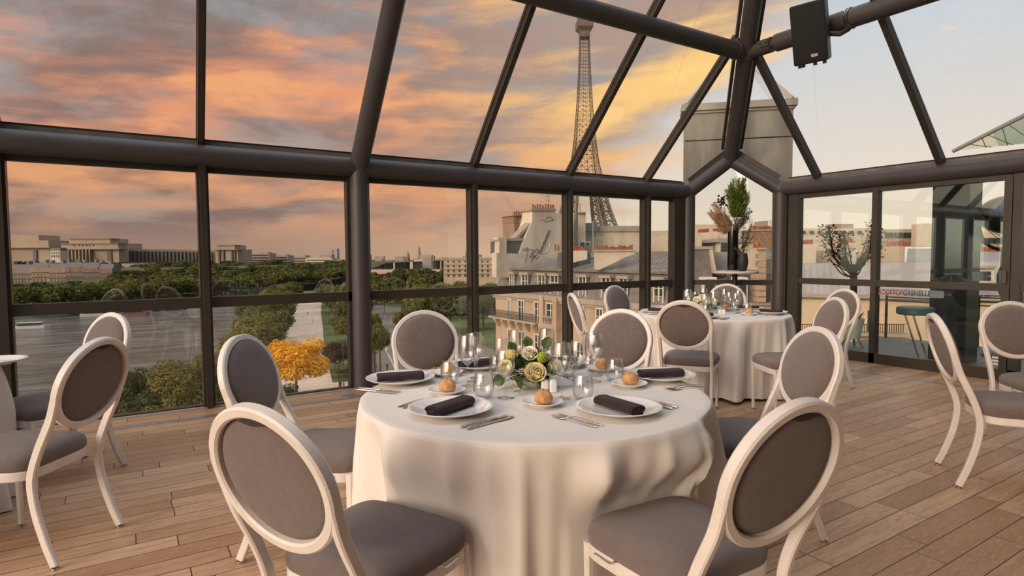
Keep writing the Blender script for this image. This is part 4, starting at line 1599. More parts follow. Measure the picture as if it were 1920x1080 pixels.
def person(b, yaw, label, coat, bike=False, seated=0.0):
    t = thing('person', label, 'person', tuple(b), yaw, None)
    # one continuous body grown from a joint skeleton
    zz = 0.28 if bike else 0.0
    J = {'pel': ((0, 0, 0.94 + zz), .15), 'chest': ((0.05 if not bike else 0.16, 0, 1.32 + zz), .17), 'neck': ((0.06 if not bike else 0.24, 0, 1.50 + zz), .07), 'head': ((0.08 if not bike else 0.28, 0, 1.64 + zz), .11), 'top': ((0.08 if not bike else 0.28, 0, 1.76 + zz), .07)}
    E_ = [('pel', 'chest'), ('chest', 'neck'), ('neck', 'head'), ('head', 'top')]
    for sg, nm in ((-1, 'l'), (1, 'r')):
        sw = 0.2 * sg
        J['hip' + nm] = ((0, 0.09 * sg, 0.86 + zz), .10)
        J['kn' + nm] = ((sw * 0.6 if not bike else 0.33, 0.10 * sg, 0.48 if not bike else 0.80 + 0.1 * sg), .065)
        J['an' + nm] = ((sw * 1.2 if not bike else 0.15, 0.10 * sg, 0.08 if not bike else 0.35 + 0.12 * sg), .045)
        J['to' + nm] = ((sw * 1.2 + 0.14 if not bike else 0.29, 0.10 * sg, 0.04 if not bike else 0.32 + 0.12 * sg), .04)
        J['sh' + nm] = ((J['chest'][0][0], 0.20 * sg, 1.40 + zz), .07)
        J['el' + nm] = ((J['chest'][0][0] - sw * 0.7 if not bike else 0.40, 0.25 * sg, 1.12 + zz), .05)
        J['ha' + nm] = ((J['chest'][0][0] - sw * 0.9 + 0.08 if not bike else 0.62, 0.23 * sg, 0.88 + zz if not bike else 1.05 + zz), .04)
        E_ += [('pel', 'hip' + nm), ('hip' + nm, 'kn' + nm), ('kn' + nm, 'an' + nm), ('an' + nm, 'to' + nm), ('chest', 'sh' + nm), ('sh' + nm, 'el' + nm), ('el' + nm, 'ha' + nm)]
    ks = list(J)
    me = bpy.data.meshes.new('body')
    me.from_pydata([J[k][0] for k in ks], [(ks.index(a), ks.index(b_)) for a, b_ in E_], [])
    o = put('body', me, coat, t)
    md = o.modifiers.new('skin', 'SKIN')
    for i, k in enumerate(ks):
        me.skin_vertices[0].data[i].radius = (J[k][1], J[k][1])
    me.skin_vertices[0].data[0].use_root = True
    o.modifiers.new('sub', 'SUBSURF').levels = 1
    h = MB().ball((J['head'][0][0], 0, J['head'][0][2] + 0.02), 0.125, 10, 8, (0.9, 0.8, 1.05))
    h.build('head_hair', mat('brown_hair', (0.06, 0.04, 0.03), 0.7), t)
    return t


def bicycle(b, yaw, label):
    t = thing('bicycle', label, 'bicycle', tuple(b), yaw, None)
    for x in (-0.5, 0.55):
        w = MB().tube([(x + 0.34 * cos(2 * pi * k / 20), 0, 0.35 + 0.34 * sin(2 * pi * k / 20)) for k in range(20)], 0.02, 6, closed=True, side=(0, 1, 0))
        w.build('wheel', BLACK, t)
    f = MB()
    for a, c in (((-0.5, 0, .35), (-0.12, 0, .92)), ((-0.12, 0, .95), (0.42, 0, .9)), ((0.42, 0, .95), (.55, 0, .35)), ((0, 0, .33), (0.42, 0, .88)), ((0, 0, .33), (-0.12, 0, .95)), ((-0.5, 0, .35), (0, 0, .33)), ((.42, -.25, 1.05), (.42, .25, 1.05)), ((.42, 0, .9), (.42, 0, 1.05))):
        f.tube([a, c], 0.018, 6)
    f.build('frame', POLE, t)
    MB().box((-0.14, 0, 0.99), (0.24, 0.13, 0.05)).build('saddle', BLACK, t)


person(gz(639, 730, GZ), 1.0, 'person in a dark jacket walking on the path by the lawn', COATS[0])
person(gz(577, 592, GZ), 2.0, 'person walking alone in the middle of the gravel path', COATS[0])
person(gz(586, 606, GZ), 2.2, 'person standing at the right edge of the gravel path', COATS[2])
person(gz(559, 579, GZ), 0.4, 'person in red at the far left edge of the gravel path', COATS[1])
person(gz(564, 577, GZ), 0.9, 'person in pale clothes at the far left edge of the gravel path', COATS[2])
for (x, y), lab in (((726, 697), 'nearer'), ((727, 662), 'farther')):
    b = gz(x, y, GZ + 0.06)
    person(b, -2.0, 'person in dark clothes riding the %s bicycle on the road' % lab, COATS[0] if lab == 'nearer' else COATS[2], True)
    bicycle(b, -2.0, '%s bicycle ridden on the grey road beyond the column' % lab)

# ---- boats on the river
HULL = mat('white_boat_hull', (0.55, 0.5, 0.46), 0.5)
HULLB = mat('navy_boat_hull', (0.025, 0.03, 0.05), 0.5)


def boat(x0, x1, y, h, m_, label):
    a, b = gz(x0, y, WZ), gz(x1, y - 3, WZ)
    t = thing('river_boat', label, 'boat', tuple((a + b) / 2), atan2((b - a).y, (b - a).x), 'boats on the river')
    L = (b - a).length / 2
    w = L * 0.16 + 0.8
    m = MB()
    m.loft([[(-L, -w * .7, z * h), (-L, w * .7, z * h), (L * .7, w, z * h), (L, 0, z * h * 1.15), (L * .7, -w, z * h)] for z in (-0.3, 0.55)])
    m.build('hull', m_, t)
    m = MB().box((-L * 0.12, 0, h * 0.8), (L * 1.25, w * 1.4, h * 0.55))
    m.build('cabin', WINDK, t)
    MB().box((-L * 0.12, 0, h * 1.12), (L * 1.35, w * 1.6, h * 0.1)).build('cabin_roof', HULL, t)


boat(26, 95, 617, 2.6, HULL, 'long white tour boat at the far left of the river')
boat(225, 282, 592, 3.0, mat('red_brown_hull', (0.28, 0.12, 0.09), 0.6), 'red-brown barge moored along the far quay')
boat(286, 352, 584, 3.0, HULLB, 'navy blue barge moored along the far quay')
boat(150, 215, 594, 3.0, HULL, 'pale barge moored left of the red-brown one')


# ---- buildings
def boxpx(m, x0, x1, y0, y1, D, thick, D1=None):
    """upright box whose front spans the given measured extent at depth D (D1 at its right end)"""
    D1 = D1 or D
    ym = (y0 + y1) / 2
    a, b = dep(x0, ym, D), dep(x1, ym, D1)
    zt, zb = dep((x0 + x1) / 2, y0, (D + D1) / 2).z, dep((x0 + x1) / 2, y1, (D + D1) / 2).z
    n = Vector(((b - a).y, -(b - a).x, 0)).normalized()
    if n.dot(FWH) < 0:
        n = -n
    m.prism([(a.x, a.y, zb), (b.x, b.y, zb), (b.x, b.y, zt), (a.x, a.y, zt)], n * thick)
    return m


def building(label, cat='building', group=None, name='building'):
    return thing(name, label, cat, (0, 0, 0), 0, group)


# palace on the hill
PALM = mat('palace_stone', (0.335, 0.25, 0.185), 0.85, 0, 0.1, 0.02)
ROWM = [mat('sooty_stone', (0.22, 0.165, 0.13), 0.85, 0, 0.12, 0.2), mat('ochre_stone', (0.27, 0.185, 0.12), 0.85, 0, 0.12, 0.2), mat('red_brown_stone', (0.185, 0.115, 0.09), 0.85, 0, 0.15, 0.2)]
pal = building('long pale stone palace with colonnaded wings on the hill at left', name='palace')
PD = 850
for nm, (x0, x1, y0, y1, dd, th) in (('pavilion', (-12, 73, 441, 468, 0, 40)), ('pavilion', (-14, 91, 451, 470, -6, 55)), ('pavilion_base', (-16, 93, 464, 492, -8, 60)),
                                    ('pavilion', (130, 207, 447.5, 468, 0, 40)), ('pavilion', (115, 221.5, 456, 470, -6, 55)), ('pavilion_base', (113, 223, 466.5, 492, -8, 60)),
                                    ('pavilion', (407, 440, 459.5, 480, 60, 40)), ('pavilion_base', (404, 446, 467.5, 496, 56, 50))):
    boxpx(MB(), x0, x1, y0, y1, PD + dd, th).build(nm, PALM, pal)
wm = MB()
DW = lambda x: PD + 10 + 60 * (x - 222) / 182
for k in range(13):
    x0, x1 = 222 + 14 * k, 222 + 14 * (k + 1)
    yt = 466 + 3.4 * (k / 12)
    boxpx(wm, x0, x1, yt, 494, DW(x0), 25, DW(x1))
wm.build('curved_wing', PALM, pal)
SLT = mat('dark_window_slit', (0.06, 0.055, 0.055), 0.5)  # narrow windows in one dark colour
for k in range(25):
    x0 = 225 + 7.05 * k
    boxpx(MB(), x0, x0 + 2.9, 470 + 3 * (k / 25), 491, DW(x0) - 1.5, 3).build('tall_window', SLT, pal)
for k in range(8):
    x0 = 117 + 6.6 * k
    boxpx(MB(), x0, x0 + 3.2, 469, 490, PD - 9.5, 3).build('tall_window', SLT, pal)
for x0, x1 in ((62, 69), (201, 209), (409, 412), (417, 420), (433, 436), (438, 441)):
    boxpx(MB(), x0, x1, 469, 490, PD - 9.5 if x1 < 300 else PD + 54, 3).build('tall_window', SLT, pal)
for x0 in (137, 146, 153, 160, 166, 173):
    boxpx(MB(), x0, x0 + 2, 459, 461.5, PD - 7, 2).build('small_window', SLT, pal)
for k in range(9):
    x0 = 113.6 + 6.6 * k
    boxpx(MB(), x0, x0 + 2.4, 468, 491, PD - 13, 4).build('column', PALM, pal)
for x0, x1, y, dd in ((112, 224, 466.5, -14), (-17, 94, 464, -14), (114, 222, 456, -8), (129, 208, 447, -2), (403, 447, 467.5, 52), (406, 441, 459, 58)):
    boxpx(MB(), x0, x1, y, y + 1.6, PD + dd, 20).build('cornice', ROWM[0], pal)
# stone apartment row on the far quay
row = [(18, 58, 492, 0), (58, 90, 489, 1), (90, 122, 490, 1), (122, 152, 488, 2), (152, 184, 489, 2), (184, 211, 491, 2)]
labs = ['far left by window post', 'second from the left', 'third from the left', 'fourth from the left', 'fifth from the left', 'at the right end by the trees']
for (x0, x1, yt, mm), lb in zip(row, labs):
    bd = building('stone house with grey mansard roof, riverside row, ' + lb, group='riverside apartment row', name='apartment_house')
    D = 600
    wall = ROWM[mm]
    boxpx(MB(), x0, x1, yt + 13, 548, D, 14).build('walls', wall, bd)
    rf = MB()
    a, b = dep(x0, 500, D), dep(x1, 500, D)
    zt, zb = dep(x0, yt + 4, D).z, dep(x0, yt + 13, D).z
    n = Vector((-(b - a).y, (b - a).x, 0)).normalized()
    if n.dot(FWH) < 0:
        n = -n
    q = [Vector((a.x, a.y, zb)), Vector((a.x, a.y, zb)) + n * 14, Vector((a.x, a.y, zt)) + n * 11, Vector((a.x, a.y, zt)) + n * 3]
    rf.prism(q, (b - a))
    rf.build('mansard_roof', SLATE, bd)
    for k in range(2):
        xx = x0 + 4 + (x1 - x0 - 9) * k * 0.9
        boxpx(MB(), xx, xx + 4, yt - 2, yt + 8, D + 5, 4).build('chimney', ROWM[0], bd)
    ncol = max(3, int((x1 - x0) / 6.5))
    for r_ in range(4):
        for c_ in range(ncol):
            xx = x0 + 2 + (x1 - x0 - 4) * (c_ + 0.25) / ncol
            boxpx(MB(), xx, xx + 2.3, yt + 15.5 + 9 * r_, yt + 20.5 + 9 * r_, D - 0.4, 1).build('window', WINDK, bd)
    for r_ in range(3):
        boxpx(MB(), x0 + 0.5, x1 - 0.5, yt + 21.4 + 9 * r_, yt + 22.6 + 9 * r_, D - 1.0, 1).build('balcony', IRON, bd)
bd = building('small white house between the two palace pavilions', name='house')
boxpx(MB(), 94, 113, 470, 492, 800, 15).build('walls', PLASTER, bd)
boxpx(MB(), 94, 113, 465, 470, 802, 12).build('roof', SLATE, bd)
for k in range(4):
    for j in range(2):
        boxpx(MB(), 96 + 4.3 * k, 98 + 4.3 * k, 472.5 + 6 * j, 476 + 6 * j, 799.5, 1).build('window', WINDK, bd)

# pale stone building behind the trees right of the column
bd = building('pale stone apartment building behind trees, left of the near corner building', name='apartment_building')
boxpx(MB(), 832, 958, 486, 560, 330, 16).build('walls', STONE, bd)
boxpx(MB(), 830, 960, 484.5, 486.5, 329, 18).build('cornice', STONE2, bd)
boxpx(MB(), 835, 955, 482.5, 485, 334, 10).build('roof', ZINC, bd)
for r_ in range(4):
    for c_ in range(11):
        xx = 839 + 10.6 * c_
        boxpx(MB(), xx, xx + 2.6, 488.5 + 8.6 * r_, 493 + 8.6 * r_, 329.5, 1).build('window', WINDK, bd)
for r_ in range(3):
    boxpx(MB(), 832, 958, 495.5 + 8.6 * r_, 496.4 + 8.6 * r_, 329.2, 1).build('string_course', STONE2, bd)

# long low buildings by the hill
for i, (x0, x1, y0, y1, D, lb) in enumerate(((446, 505, 473, 492, 1000, 'right of the palace end pavilion'), (508, 540, 477, 496, 1050, 'with a flat roof behind the woods'), (574, 622, 482, 500, 900, 'with a curved white terrace above the woods'), (540, 574, 479, 494, 1200, 'left of the white terraced building'))):
    bd = building('long pale modern block ' + lb, group='pale blocks above the woods', name='modern_block')
    boxpx(MB(), x0, x1, y0 + 2, y1 + 14, D, 30).build('walls', STONE2 if i != 2 else PLASTER, bd)
    boxpx(MB(), x0 + 3, x1 - 4, y0, y0 + 3, D + 3, 20).build('roof_storey', ZINC, bd)
    for r_ in range(3):
        boxpx(MB(), x0 + 2, x1 - 2, y0 + 5 + 4.6 * r_, y0 + 6.8 + 4.6 * r_, D - 0.8, 2).build('window_band', WINDK, bd)

# roofs on the skyline
rnd = random.Random(4)
for i in range(64):
    x0 = rnd.uniform(440, 935)
    D = rnd.uniform(1300, 3200)
    wpx = rnd.uniform(8, 26) * (2000 / D) ** 0.5
    yt = 488.5 - (x0 / 1920) * 11 + rnd.uniform(-7, 4) - (1 if x0 < 640 else 0)
    bd = boxpx(MB(), x0, x0 + wpx, yt, 505, D, 30).build('distant_building', (STONE2, STONE, PLASTER, ZINC, STONE3)[rnd.randrange(5)], None)
    tag(bd, 'pale distant building on the hazy city skyline', 'building', 'distant buildings on the skyline')
# domes and spires
HAZE = mat('distant_grey_stone', (0.27, 0.21, 0.18), 0.9)


def spire(x, y0, y1, D, prof, label, name):
    b = dep(x, y1, D)
    H = dep(x, y0, D).z - b.z
    s_ = D / FPX
    o = MB().lathe([(r * s_, z * H) for r, z in prof], tuple(b), 10).build(name, HAZE)
    tag(o, label, 'tower')


spire(764.5, 469, 490, 2600, [(4.2, 0), (4.2, 0.45), (3.6, 0.5), (3.2, 0.62), (1.6, 0.8), (0.7, 0.86), (0.2, 1)], 'small distant dome on the skyline above the trees', 'church_dome')
spire(786, 461, 490, 2600, [(3.6, 0), (3.4, 0.5), (2.6, 0.55), (2.5, 0.72), (1.8, 0.85), (0.3, 1)], 'tall distant domed bell tower on the skyline', 'bell_tower')
spire(873.5, 463, 492, 1500, [(2.8, 0), (2.4, 0.35), (1.2, 0.5), (0.2, 1)], 'thin pointed church spire on the skyline above the stone building', 'church_spire')
tag(boxpx(MB(), 625, 632, 466, 490, 4200, 60).build('distant_tower', mat('hazy_glass_tower', (0.36, 0.29, 0.27), 0.6)), 'hazy high-rise tower on the skyline left of the column', 'tower')
tag(boxpx(MB(), 614, 623, 469, 490, 4300, 60).build('distant_tower', MATS['hazy_glass_tower']), 'lower hazy high-rise block beside the taller distant tower', 'tower')


# ---- the lattice tower
def tower():
    t = thing('lattice_tower', 'tall brown iron lattice tower rising behind the rooftops', 'tower', tuple(Vector((dep(1096, 480, 650).x, dep(1096, 480, 650).y, GZ - 4.8))), atan2(FWH.y, FWH.x) + radians(3), None)
    PR = [(0, 62.5), (20, 51), (40, 41.5), (57, 35), (80, 26.5), (100, 21), (115, 18.2), (130, 14.6), (150, 11.9), (175, 9.6), (200, 7.8), (230, 6.2), (260, 5.2), (276, 4.9)]

    def hw(z):
        for (a, wa), (b, wb) in zip(PR[:-1], PR[1:]):
            if a <= z <= b:
                return 0.88 * (wa + (wb - wa) * (z - a) / (b - a))
        return 0.88 * PR[-1][1]
    IR = mat('brown_iron', (0.150, 0.108, 0.080), 0.7, 0, 0.12, 0.2)

    def bar(m, a, b, r):
        m.tube([a, b], r, 4)
    m = MB()
    zs = [116]
    while zs[-1] < 268:
        zs.append(min(272, zs[-1] + max(3.6, hw(zs[-1]) * 0.62)))
    for z0, z1 in zip(zs[:-1], zs[1:]):
        w0, w1 = hw(z0), hw(z1)
        for f in range(4):
            R = Matrix.Rotation(f * pi / 2, 3, 'Z')
            pt = lambda u, w, z: R @ Vector((w, u * w, z))
            cols = [-1, -0.42, 0.42, 1] if z0 < 175 else [-1, 0, 1]
            q_ = 1.0 if z0 < 150 else 0.62
            for u in cols:
                bar(m, pt(u, w0, z0), pt(u, w1, z1), (0.55 if abs(u) == 1 else 0.3) * q_)
            bar(m, pt(-1, w0, z0), pt(1, w0, z0), 0.26 * q_)
            for u0, u1 in zip(cols[:-1], cols[1:]):
                bar(m, pt(u0, w0, z0), pt(u1, w1, z1), 0.2 * q_)
                bar(m, pt(u1, w0, z0), pt(u0, w1, z1), 0.2 * q_)
    m.build('upper_shaft', IR, t, sharp=None)
    for sx in (-1, 1):
        for sy in (-1, 1):
            m = MB()
            zz = [0, 12, 24, 36, 47, 57, 68, 78, 88, 97, 106, 115]
            for z0, z1 in zip(zz[:-1], zz[1:]):
                q0, q1 = hw(z0), hw(z1)
                i0, i1 = q0 * (0.58 if z0 < 57 else 0.50), q1 * (0.58 if z1 < 57 else 0.50)
                c0 = [Vector((sx * a, sy * b, z0)) for a, b in ((q0, q0), (q0, i0), (i0, i0), (i0, q0))]
                c1 = [Vector((sx * a, sy * b, z1)) for a, b in ((q1, q1), (q1, i1), (i1, i1), (i1, q1))]
                for k in range(4):
                    bar(m, c0[k], c1[k], 0.85)
                    bar(m, c0[k], c0[(k + 1) % 4], 0.5)
                    bar(m, c0[k], c1[(k + 1) % 4], 0.42)
                    bar(m, c0[(k + 1) % 4], c1[k], 0.42)
                    mid = (c0[k] + c0[(k + 1) % 4]) / 2
                    bar(m, mid, (c1[k] + c1[(k + 1) % 4]) / 2, 0.25)
            m.build('leg', IR, t, sharp=None)
    for z, w, h in ((55, 33, 6), (112, 17.0, 4)):
        m = MB()
        m.loft([[(a * k, b * k, zz) for a, b in ((-w, -w), (w, -w), (w, w), (-w, w))] for k, zz in ((0.95, z), (1.0, z + 2), (1.0, z + h), (0.9, z + h + 0.5))])
        m.build('platform', IR, t, sharp=20)
    m = MB()
    m.loft([[(a * w, b * w, z) for a, b in ((-1, -1), (1, -1), (1, 1), (-1, 1))] for w, z in ((5.0, 262), (5.2, 268), (8.2, 271.5), (8.4, 279), (7.4, 280), (6.6, 285), (5.0, 287))])
    m.build('top_platform', IR, t, sharp=20)
    m = MB()
    m.lathe([(5.2, 286), (5.0, 289), (3.4, 292), (2.4, 295), (2.2, 301), (0.6, 303), (0.5, 324), (0.1, 325)], seg=10)
    m.build('antenna', IR, t, sharp=30)
    m = MB()
    for k in range(4):
        R = Matrix.Rotation(k * pi / 2, 3, 'Z')
        pts = [R @ Vector((38.5 - 3.0 * sin(pi * i / 12), -36 * cos(pi * i / 12), 8 + 36 * sin(pi * i / 12))) for i in range(13)]
        m.tube(pts, 1.2, 5)
    m.build('arches', IR, t, sharp=None)


tower()

# ================================================================== THE NEIGHBOURING ROOFTOPS
XB = 42.0
fz = lambda y, x=1000: onX(x, y, XB).z
fy = lambda x, y=540: onX(x, y, XB).y


def facade_box(m, x0, x1, y0, y1, dx=0.3, proud=0.0, xr=1000):
    """box standing on the facade plane; the extents are as measured, heights read at column xr"""
    ya, yb = fy(x0), fy(x1)
    za, zb = fz(y1, xr), fz(y0, xr)
    return m.span((XB - proud, min(ya, yb), za), (XB - proud + dx, max(ya, yb), zb))


nb_ = building('near cream stone corner building with zinc roof, dormers and chimney pots', name='corner_building')
Y_L, Y_R = fy(929), fy(1350)
z_e, z_c, z_b = fz(506.5), fz(553), fz(602)
MB().span((XB, Y_R, GZ), (XB + 12, Y_L, z_c)).build('facade', STONE, nb_)
m = MB()
m.span((XB - 0.5, Y_R, z_c - 0.45), (XB + 1, Y_L + 0.4, z_c + 0.1))
m.span((XB - 0.3, Y_R, z_c - 0.75), (XB + 1, Y_L + 0.2, z_c - 0.45))
m.build('cornice', STONE2, nb_)
MB().prism([(XB + 0.1, Y_R, z_c + 0.1), (XB + 12, Y_R, z_c + 0.1), (XB + 12, Y_R, z_e), (XB + 0.9, Y_R, z_e)], (0, Y_L - Y_R, 0)).build('mansard', mat('grey_brown_slate', (0.165, 0.14, 0.13), 0.6, 0, 0.15, 1.5), nb_)
m = MB()
m.prism([(XB + 0.6, Y_R, z_e), (XB + 14, Y_R, z_e), (XB + 14, Y_R, 1.75), (XB + 11.5, Y_R, 1.75), (XB + 0.6, Y_R, z_e + 0.16)], (0, fy(957) - Y_R, 0))
m.build('zinc_roof', ZINC, nb_)
n_ = int((fy(957) - Y_R) / 0.75)
m = MB()
for k in range(n_):
    yy = Y_R + 0.75 * k
    m.prism([(XB + 0.6, yy, z_e + 0.16), (XB + 11.5, yy, 1.75), (XB + 11.5, yy, 1.83), (XB + 0.6, yy, z_e + 0.24)], (0, 0.06, 0))
m.build('standing_seams', ZINC, nb_)
MB().span((XB + 0.45, Y_R, z_e - 0.05), (XB + 0.75, fy(950), z_e + 0.2)).build('gutter', ALUL, nb_)


def french_window(x0, x1, y0, y1, name, prot=0.15, shut=False, xr=None):
    ya, yb = sorted((fy(x0), fy(x1)))
    xr = xr or 1000
    za, zb = fz(y1, xr), fz(y0, xr)
    x = XB - prot
    f = MB()
    t_ = 0.11
    f.span((x, ya - t_, za), (x + 0.5, ya, zb + t_)).span((x, yb, za), (x + 0.5, yb + t_, zb + t_)).span((x, ya, zb), (x + 0.5, yb, zb + t_))
    ym = (ya + yb) / 2
    f.span((x + 0.05, ym - 0.06, za), (x + 0.2, ym + 0.06, zb))
    for q in (0.33, 0.66):
        f.span((x + 0.08, ya, za + (zb - za) * q - 0.025), (x + 0.2, yb, za + (zb - za) * q + 0.025))
    w = f.build(name, WFRAME, nb_, sharp=20)
    MB().span((x + 0.14, ya, za), (x + 0.3, yb, zb)).build('pane', WINDK, w)
    return w


# dormers in the mansard
for x0, x1 in ((953.5, 961), (976, 987), (1007, 1019), (1030, 1043.5), (1083, 1095.5), (1126, 1140.5), (1159, 1173), (1224, 1240), (1262, 1280), (1316, 1336)):
    w = french_window(x0, x1, 516, 551, 'dormer_window', -0.15)
    ya, yb = sorted((fy(x0), fy(x1)))
    MB().span((XB - 0.05, ya - 0.3, fz(516)), (XB + 1.4, yb + 0.3, fz(511.5))).build('dormer_hood', STONE2, w)
    MB().span((XB + 0.2, ya - 0.18, fz(551)), (XB + 1.3, ya - 0.05, fz(514))).build('dormer_cheek', SLATE, w)
# tall windows of the floor below, and one more floor
for x0, x1 in ((955, 960), (975, 985), (1006, 1016), (1028, 1043), (1085, 1097), (1122, 1133), (1160, 1172), (1226, 1240)):
    french_window(x0, x1, 566, 601, 'tall_window', 0.32)
    french_window(x0, x1, 626, 668, 'tall_window', 0.32)
# long balcony with iron railing on stone brackets
ya, yb = sorted((fy(931), fy(1015)))
bal = MB().span((XB - 1.0, ya, z_b - 0.25), (XB, yb + 0.6, z_b)).build('balcony', STONE2, nb_)
m = MB()
m.span((XB - 0.95, ya, z_b + 0.92), (XB - 0.9, yb + 0.5, z_b + 0.98))
m.span((XB - 0.95, ya, z_b + 0.08), (XB - 0.9, yb + 0.5, z_b + 0.12))
k = ya
while k < yb + 0.5:
    m.span((XB - 0.94, k, z_b), (XB - 0.91, k + 0.03, z_b + 0.95))
    m.tube([(XB - 0.92, k + 0.13 + 0.09 * cos(a * 0.7854), z_b + 0.5 + 0.22 * sin(a * 0.7854)) for a in range(8)], 0.018, 4, closed=True, side=(1, 0, 0))
    k += 0.26
m.build('iron_railing', IRON, bal, sharp=None)
k = ya + 0.6
while k < yb:
    MB().prism([(XB, k, z_b - 0.25), (XB - 0.85, k, z_b - 0.25), (XB - 0.85, k, z_b - 0.5), (XB - 0.25, k, z_b - 1.3), (XB, k, z_b - 1.3)], (0, 0.55, 0)).build('bracket', STONE, bal)
    k += 1.75
# projecting bay with stone balustrade
ya, yb = sorted((fy(1019), fy(1052)))
bay = MB().span((XB - 0.7, ya, GZ), (XB, ya + 0.8, z_c)).span((XB - 0.7, yb - 0.8, GZ), (XB, yb, z_c)).span((XB - 0.78, ya - 0.06, z_b - 0.5), (XB, yb + 0.06, z_b + 0.05)).build('bay', STONE, nb_)
m = MB().span((XB - 0.75, ya + 0.6, z_b + 0.8), (XB - 0.5, yb - 0.6, z_b + 0.95))
k = ya + 0.9
while k < yb - 0.8:
    m.lathe([(0.06, 0), (0.1, 0.2), (0.05, 0.4), (0.08, 0.78)], (XB - 0.62, k, z_b + 0.03), 8)
    k += 0.3
m.build('balustrade', STONE2, bay)
# tall slate dormer tower in the roof
ya, yb = sorted((fy(1034), fy(1057)))
MB().prism([(XB + 0.2, ya, z_c + 0.2), (XB + 4, ya, z_c + 0.2), (XB + 4, ya, fz(474)), (XB + 1.0, ya, fz(474))], (0, yb - ya, 0)).build('slate_dormer', mat('dark_slate', (0.085, 0.08, 0.085), 0.6, 0, 0.1, 2), nb_)
# party wall, attic and chimneys over the left end
YW = fy(945) - 1.0


def wall_px(pts, Y, th, name, m_, parent=nb_):
    return MB().prism([onY(x, y, Y) for x, y in pts], (0, th, 0)).build(name, m_, parent, sharp=20)


RND = mat('stained_cream_render', (0.58, 0.475, 0.37), 0.9, 0, 0.14, 0.35, stretch=(1, 1, 0.3))
GRY = mat('dark_attic_slate', (0.09, 0.08, 0.08), 0.6, 0, 0.15, 2)
wall_px([(931, 474), (936, 474), (937, 453), (933.5, 449), (933.5, 445), (950, 445), (950, 475), (1010, 476), (1034, 484), (1034, 520), (931, 520)], YW, 1.2, 'end_wall', PLASTER)
wall_px([(949, 452), (982, 451), (975, 475), (949, 475)], YW + 0.4, 4, 'attic', GRY)
wall_px([(948, 446.5), (985, 446.5), (985, 451.5), (948, 451.5)], YW + 0.2, 4, 'attic_cornice', STONE2)
gw = wall_px([(974, 476), (982, 452), (991, 430), (998, 414), (998.5, 394), (1041, 394), (1041.5, 400), (1061, 400), (1061, 500), (1010, 500)], YW + 0.1, 2.6, 'party_wall', RND)
wall_px([(966, 446), (999, 413), (999, 417), (972, 448)], YW + 0.3, 1.5, 'sloping_coping', STONE2)
wall_px([(996.5, 391), (1042, 391), (1042, 395), (996.5, 395)], YW - 0.1, 3.0, 'chimney_cap', STONE2)
wall_px([(963, 404), (999, 404), (999, 446), (965, 446)], YW + 3.5, 3, 'brick_chimney', BRICKB)
wall_px([(962, 402.5), (999, 402.5), (999, 404.5), (962, 404.5)], YW + 3.3, 3.3, 'chimney_cap', STONE2)
wall_px([(978, 411), (998, 408), (998, 436), (978, 430)], YW + 3.0, 0.6, 'grey_cladding', ZINC)
POT = MB().lathe([(0.13, 0), (0.11, 0.1), (0.10, 0.45), (0.125, 0.5), (0.125, 0.56), (0.08, 0.56)], seg=8).mesh('chimney_pot', 40)


def pots(xs, y, Y=None, D=None, parent=nb_, h=0.6, jit=0.2):
    r_ = random.Random(int(xs[0]))
    for x in xs:
        p = onY(x, y, Y) if Y else dep(x, y, D)
        o = put('chimney_pot', POT, TERRA, parent, tuple(p + Vector((0, 0.25, 0))))
        s_ = h / 0.56 * r_.uniform(1 - jit, 1 + jit)
        o.scale = (1.15, 1.15, s_)


pots([1001, 1005.5, 1010, 1015, 1020, 1025, 1030, 1034.5, 1039], 391, YW + 0.8, h=0.55)
pots([966, 970.5, 975, 980, 984.5, 989, 993, 997], 402.5, YW + 4, h=0.5)
pots([1043, 1049], 470, YW - 4, h=0.7)
m = MB()
a = onY(1029, 391, YW + 1)
m.tube([a, a + Vector((0, 0, 2.3))], 0.03, 5)
for q in (1.1, 1.7, 2.1):
    m.tube([a + Vector((-0.5, 0, q)), a + Vector((0.4, 0, q))], 0.02, 4)
m.build('aerial', POLE, nb_)
# graffiti strokes on the party wall (loose loops of black and pale paint)
GB = mat('black_spray_paint', (0.03, 0.028, 0.028), 0.7)
GP = mat('pale_spray_paint', (0.62, 0.62, 0.60), 0.7)
m = MB()
for st in ([(979, 469), (984, 467), (990, 466), (985, 492)], [(983, 470), (992, 468), (1001, 471), (993, 483), (1003, 480), (995, 490)], [(996, 476), (1002, 470), (1008, 467), (1010, 473), (1003, 480), (998, 476), (1007, 485), (1010, 480)], [(1024, 384 + 27), (1026, 407), (1030, 408), (1033, 407), (1038, 414)], [(1018, 412), (1024, 416), (1030, 415), (1036, 413)]):
    m.tube([onY(x, y, YW - 0.01) for x, y in spline([(x, y, 0) for x, y in st], 4) for x, y in [(x, y)]] if False else [onY(q.x, q.y, YW + (0.08 if q.y < 440 else -0.02)) for q in spline([(x, y, 0) for x, y in st], 4)], 0.035, 5)
m.build('graffiti', GB, gw, sharp=None)
m = MB()
for st in ([(1012, 470), (1018, 462), (1016, 454), (1024, 450), (1031, 456), (1029, 466), (1024, 473), (1016, 474), (1012, 470)],):
    m.tube([onY(q.x, q.y, YW + 0.07) for q in spline([(x, y, 0) for x, y in st], 4)], 0.05, 5)
m.build('graffiti', GP, gw, sharp=None)
wall_px([(1011, 474), (1030, 431), (1031.5, 432), (1013, 476)], YW - 0.05, 0.1, 'dark_flashing', GRY)
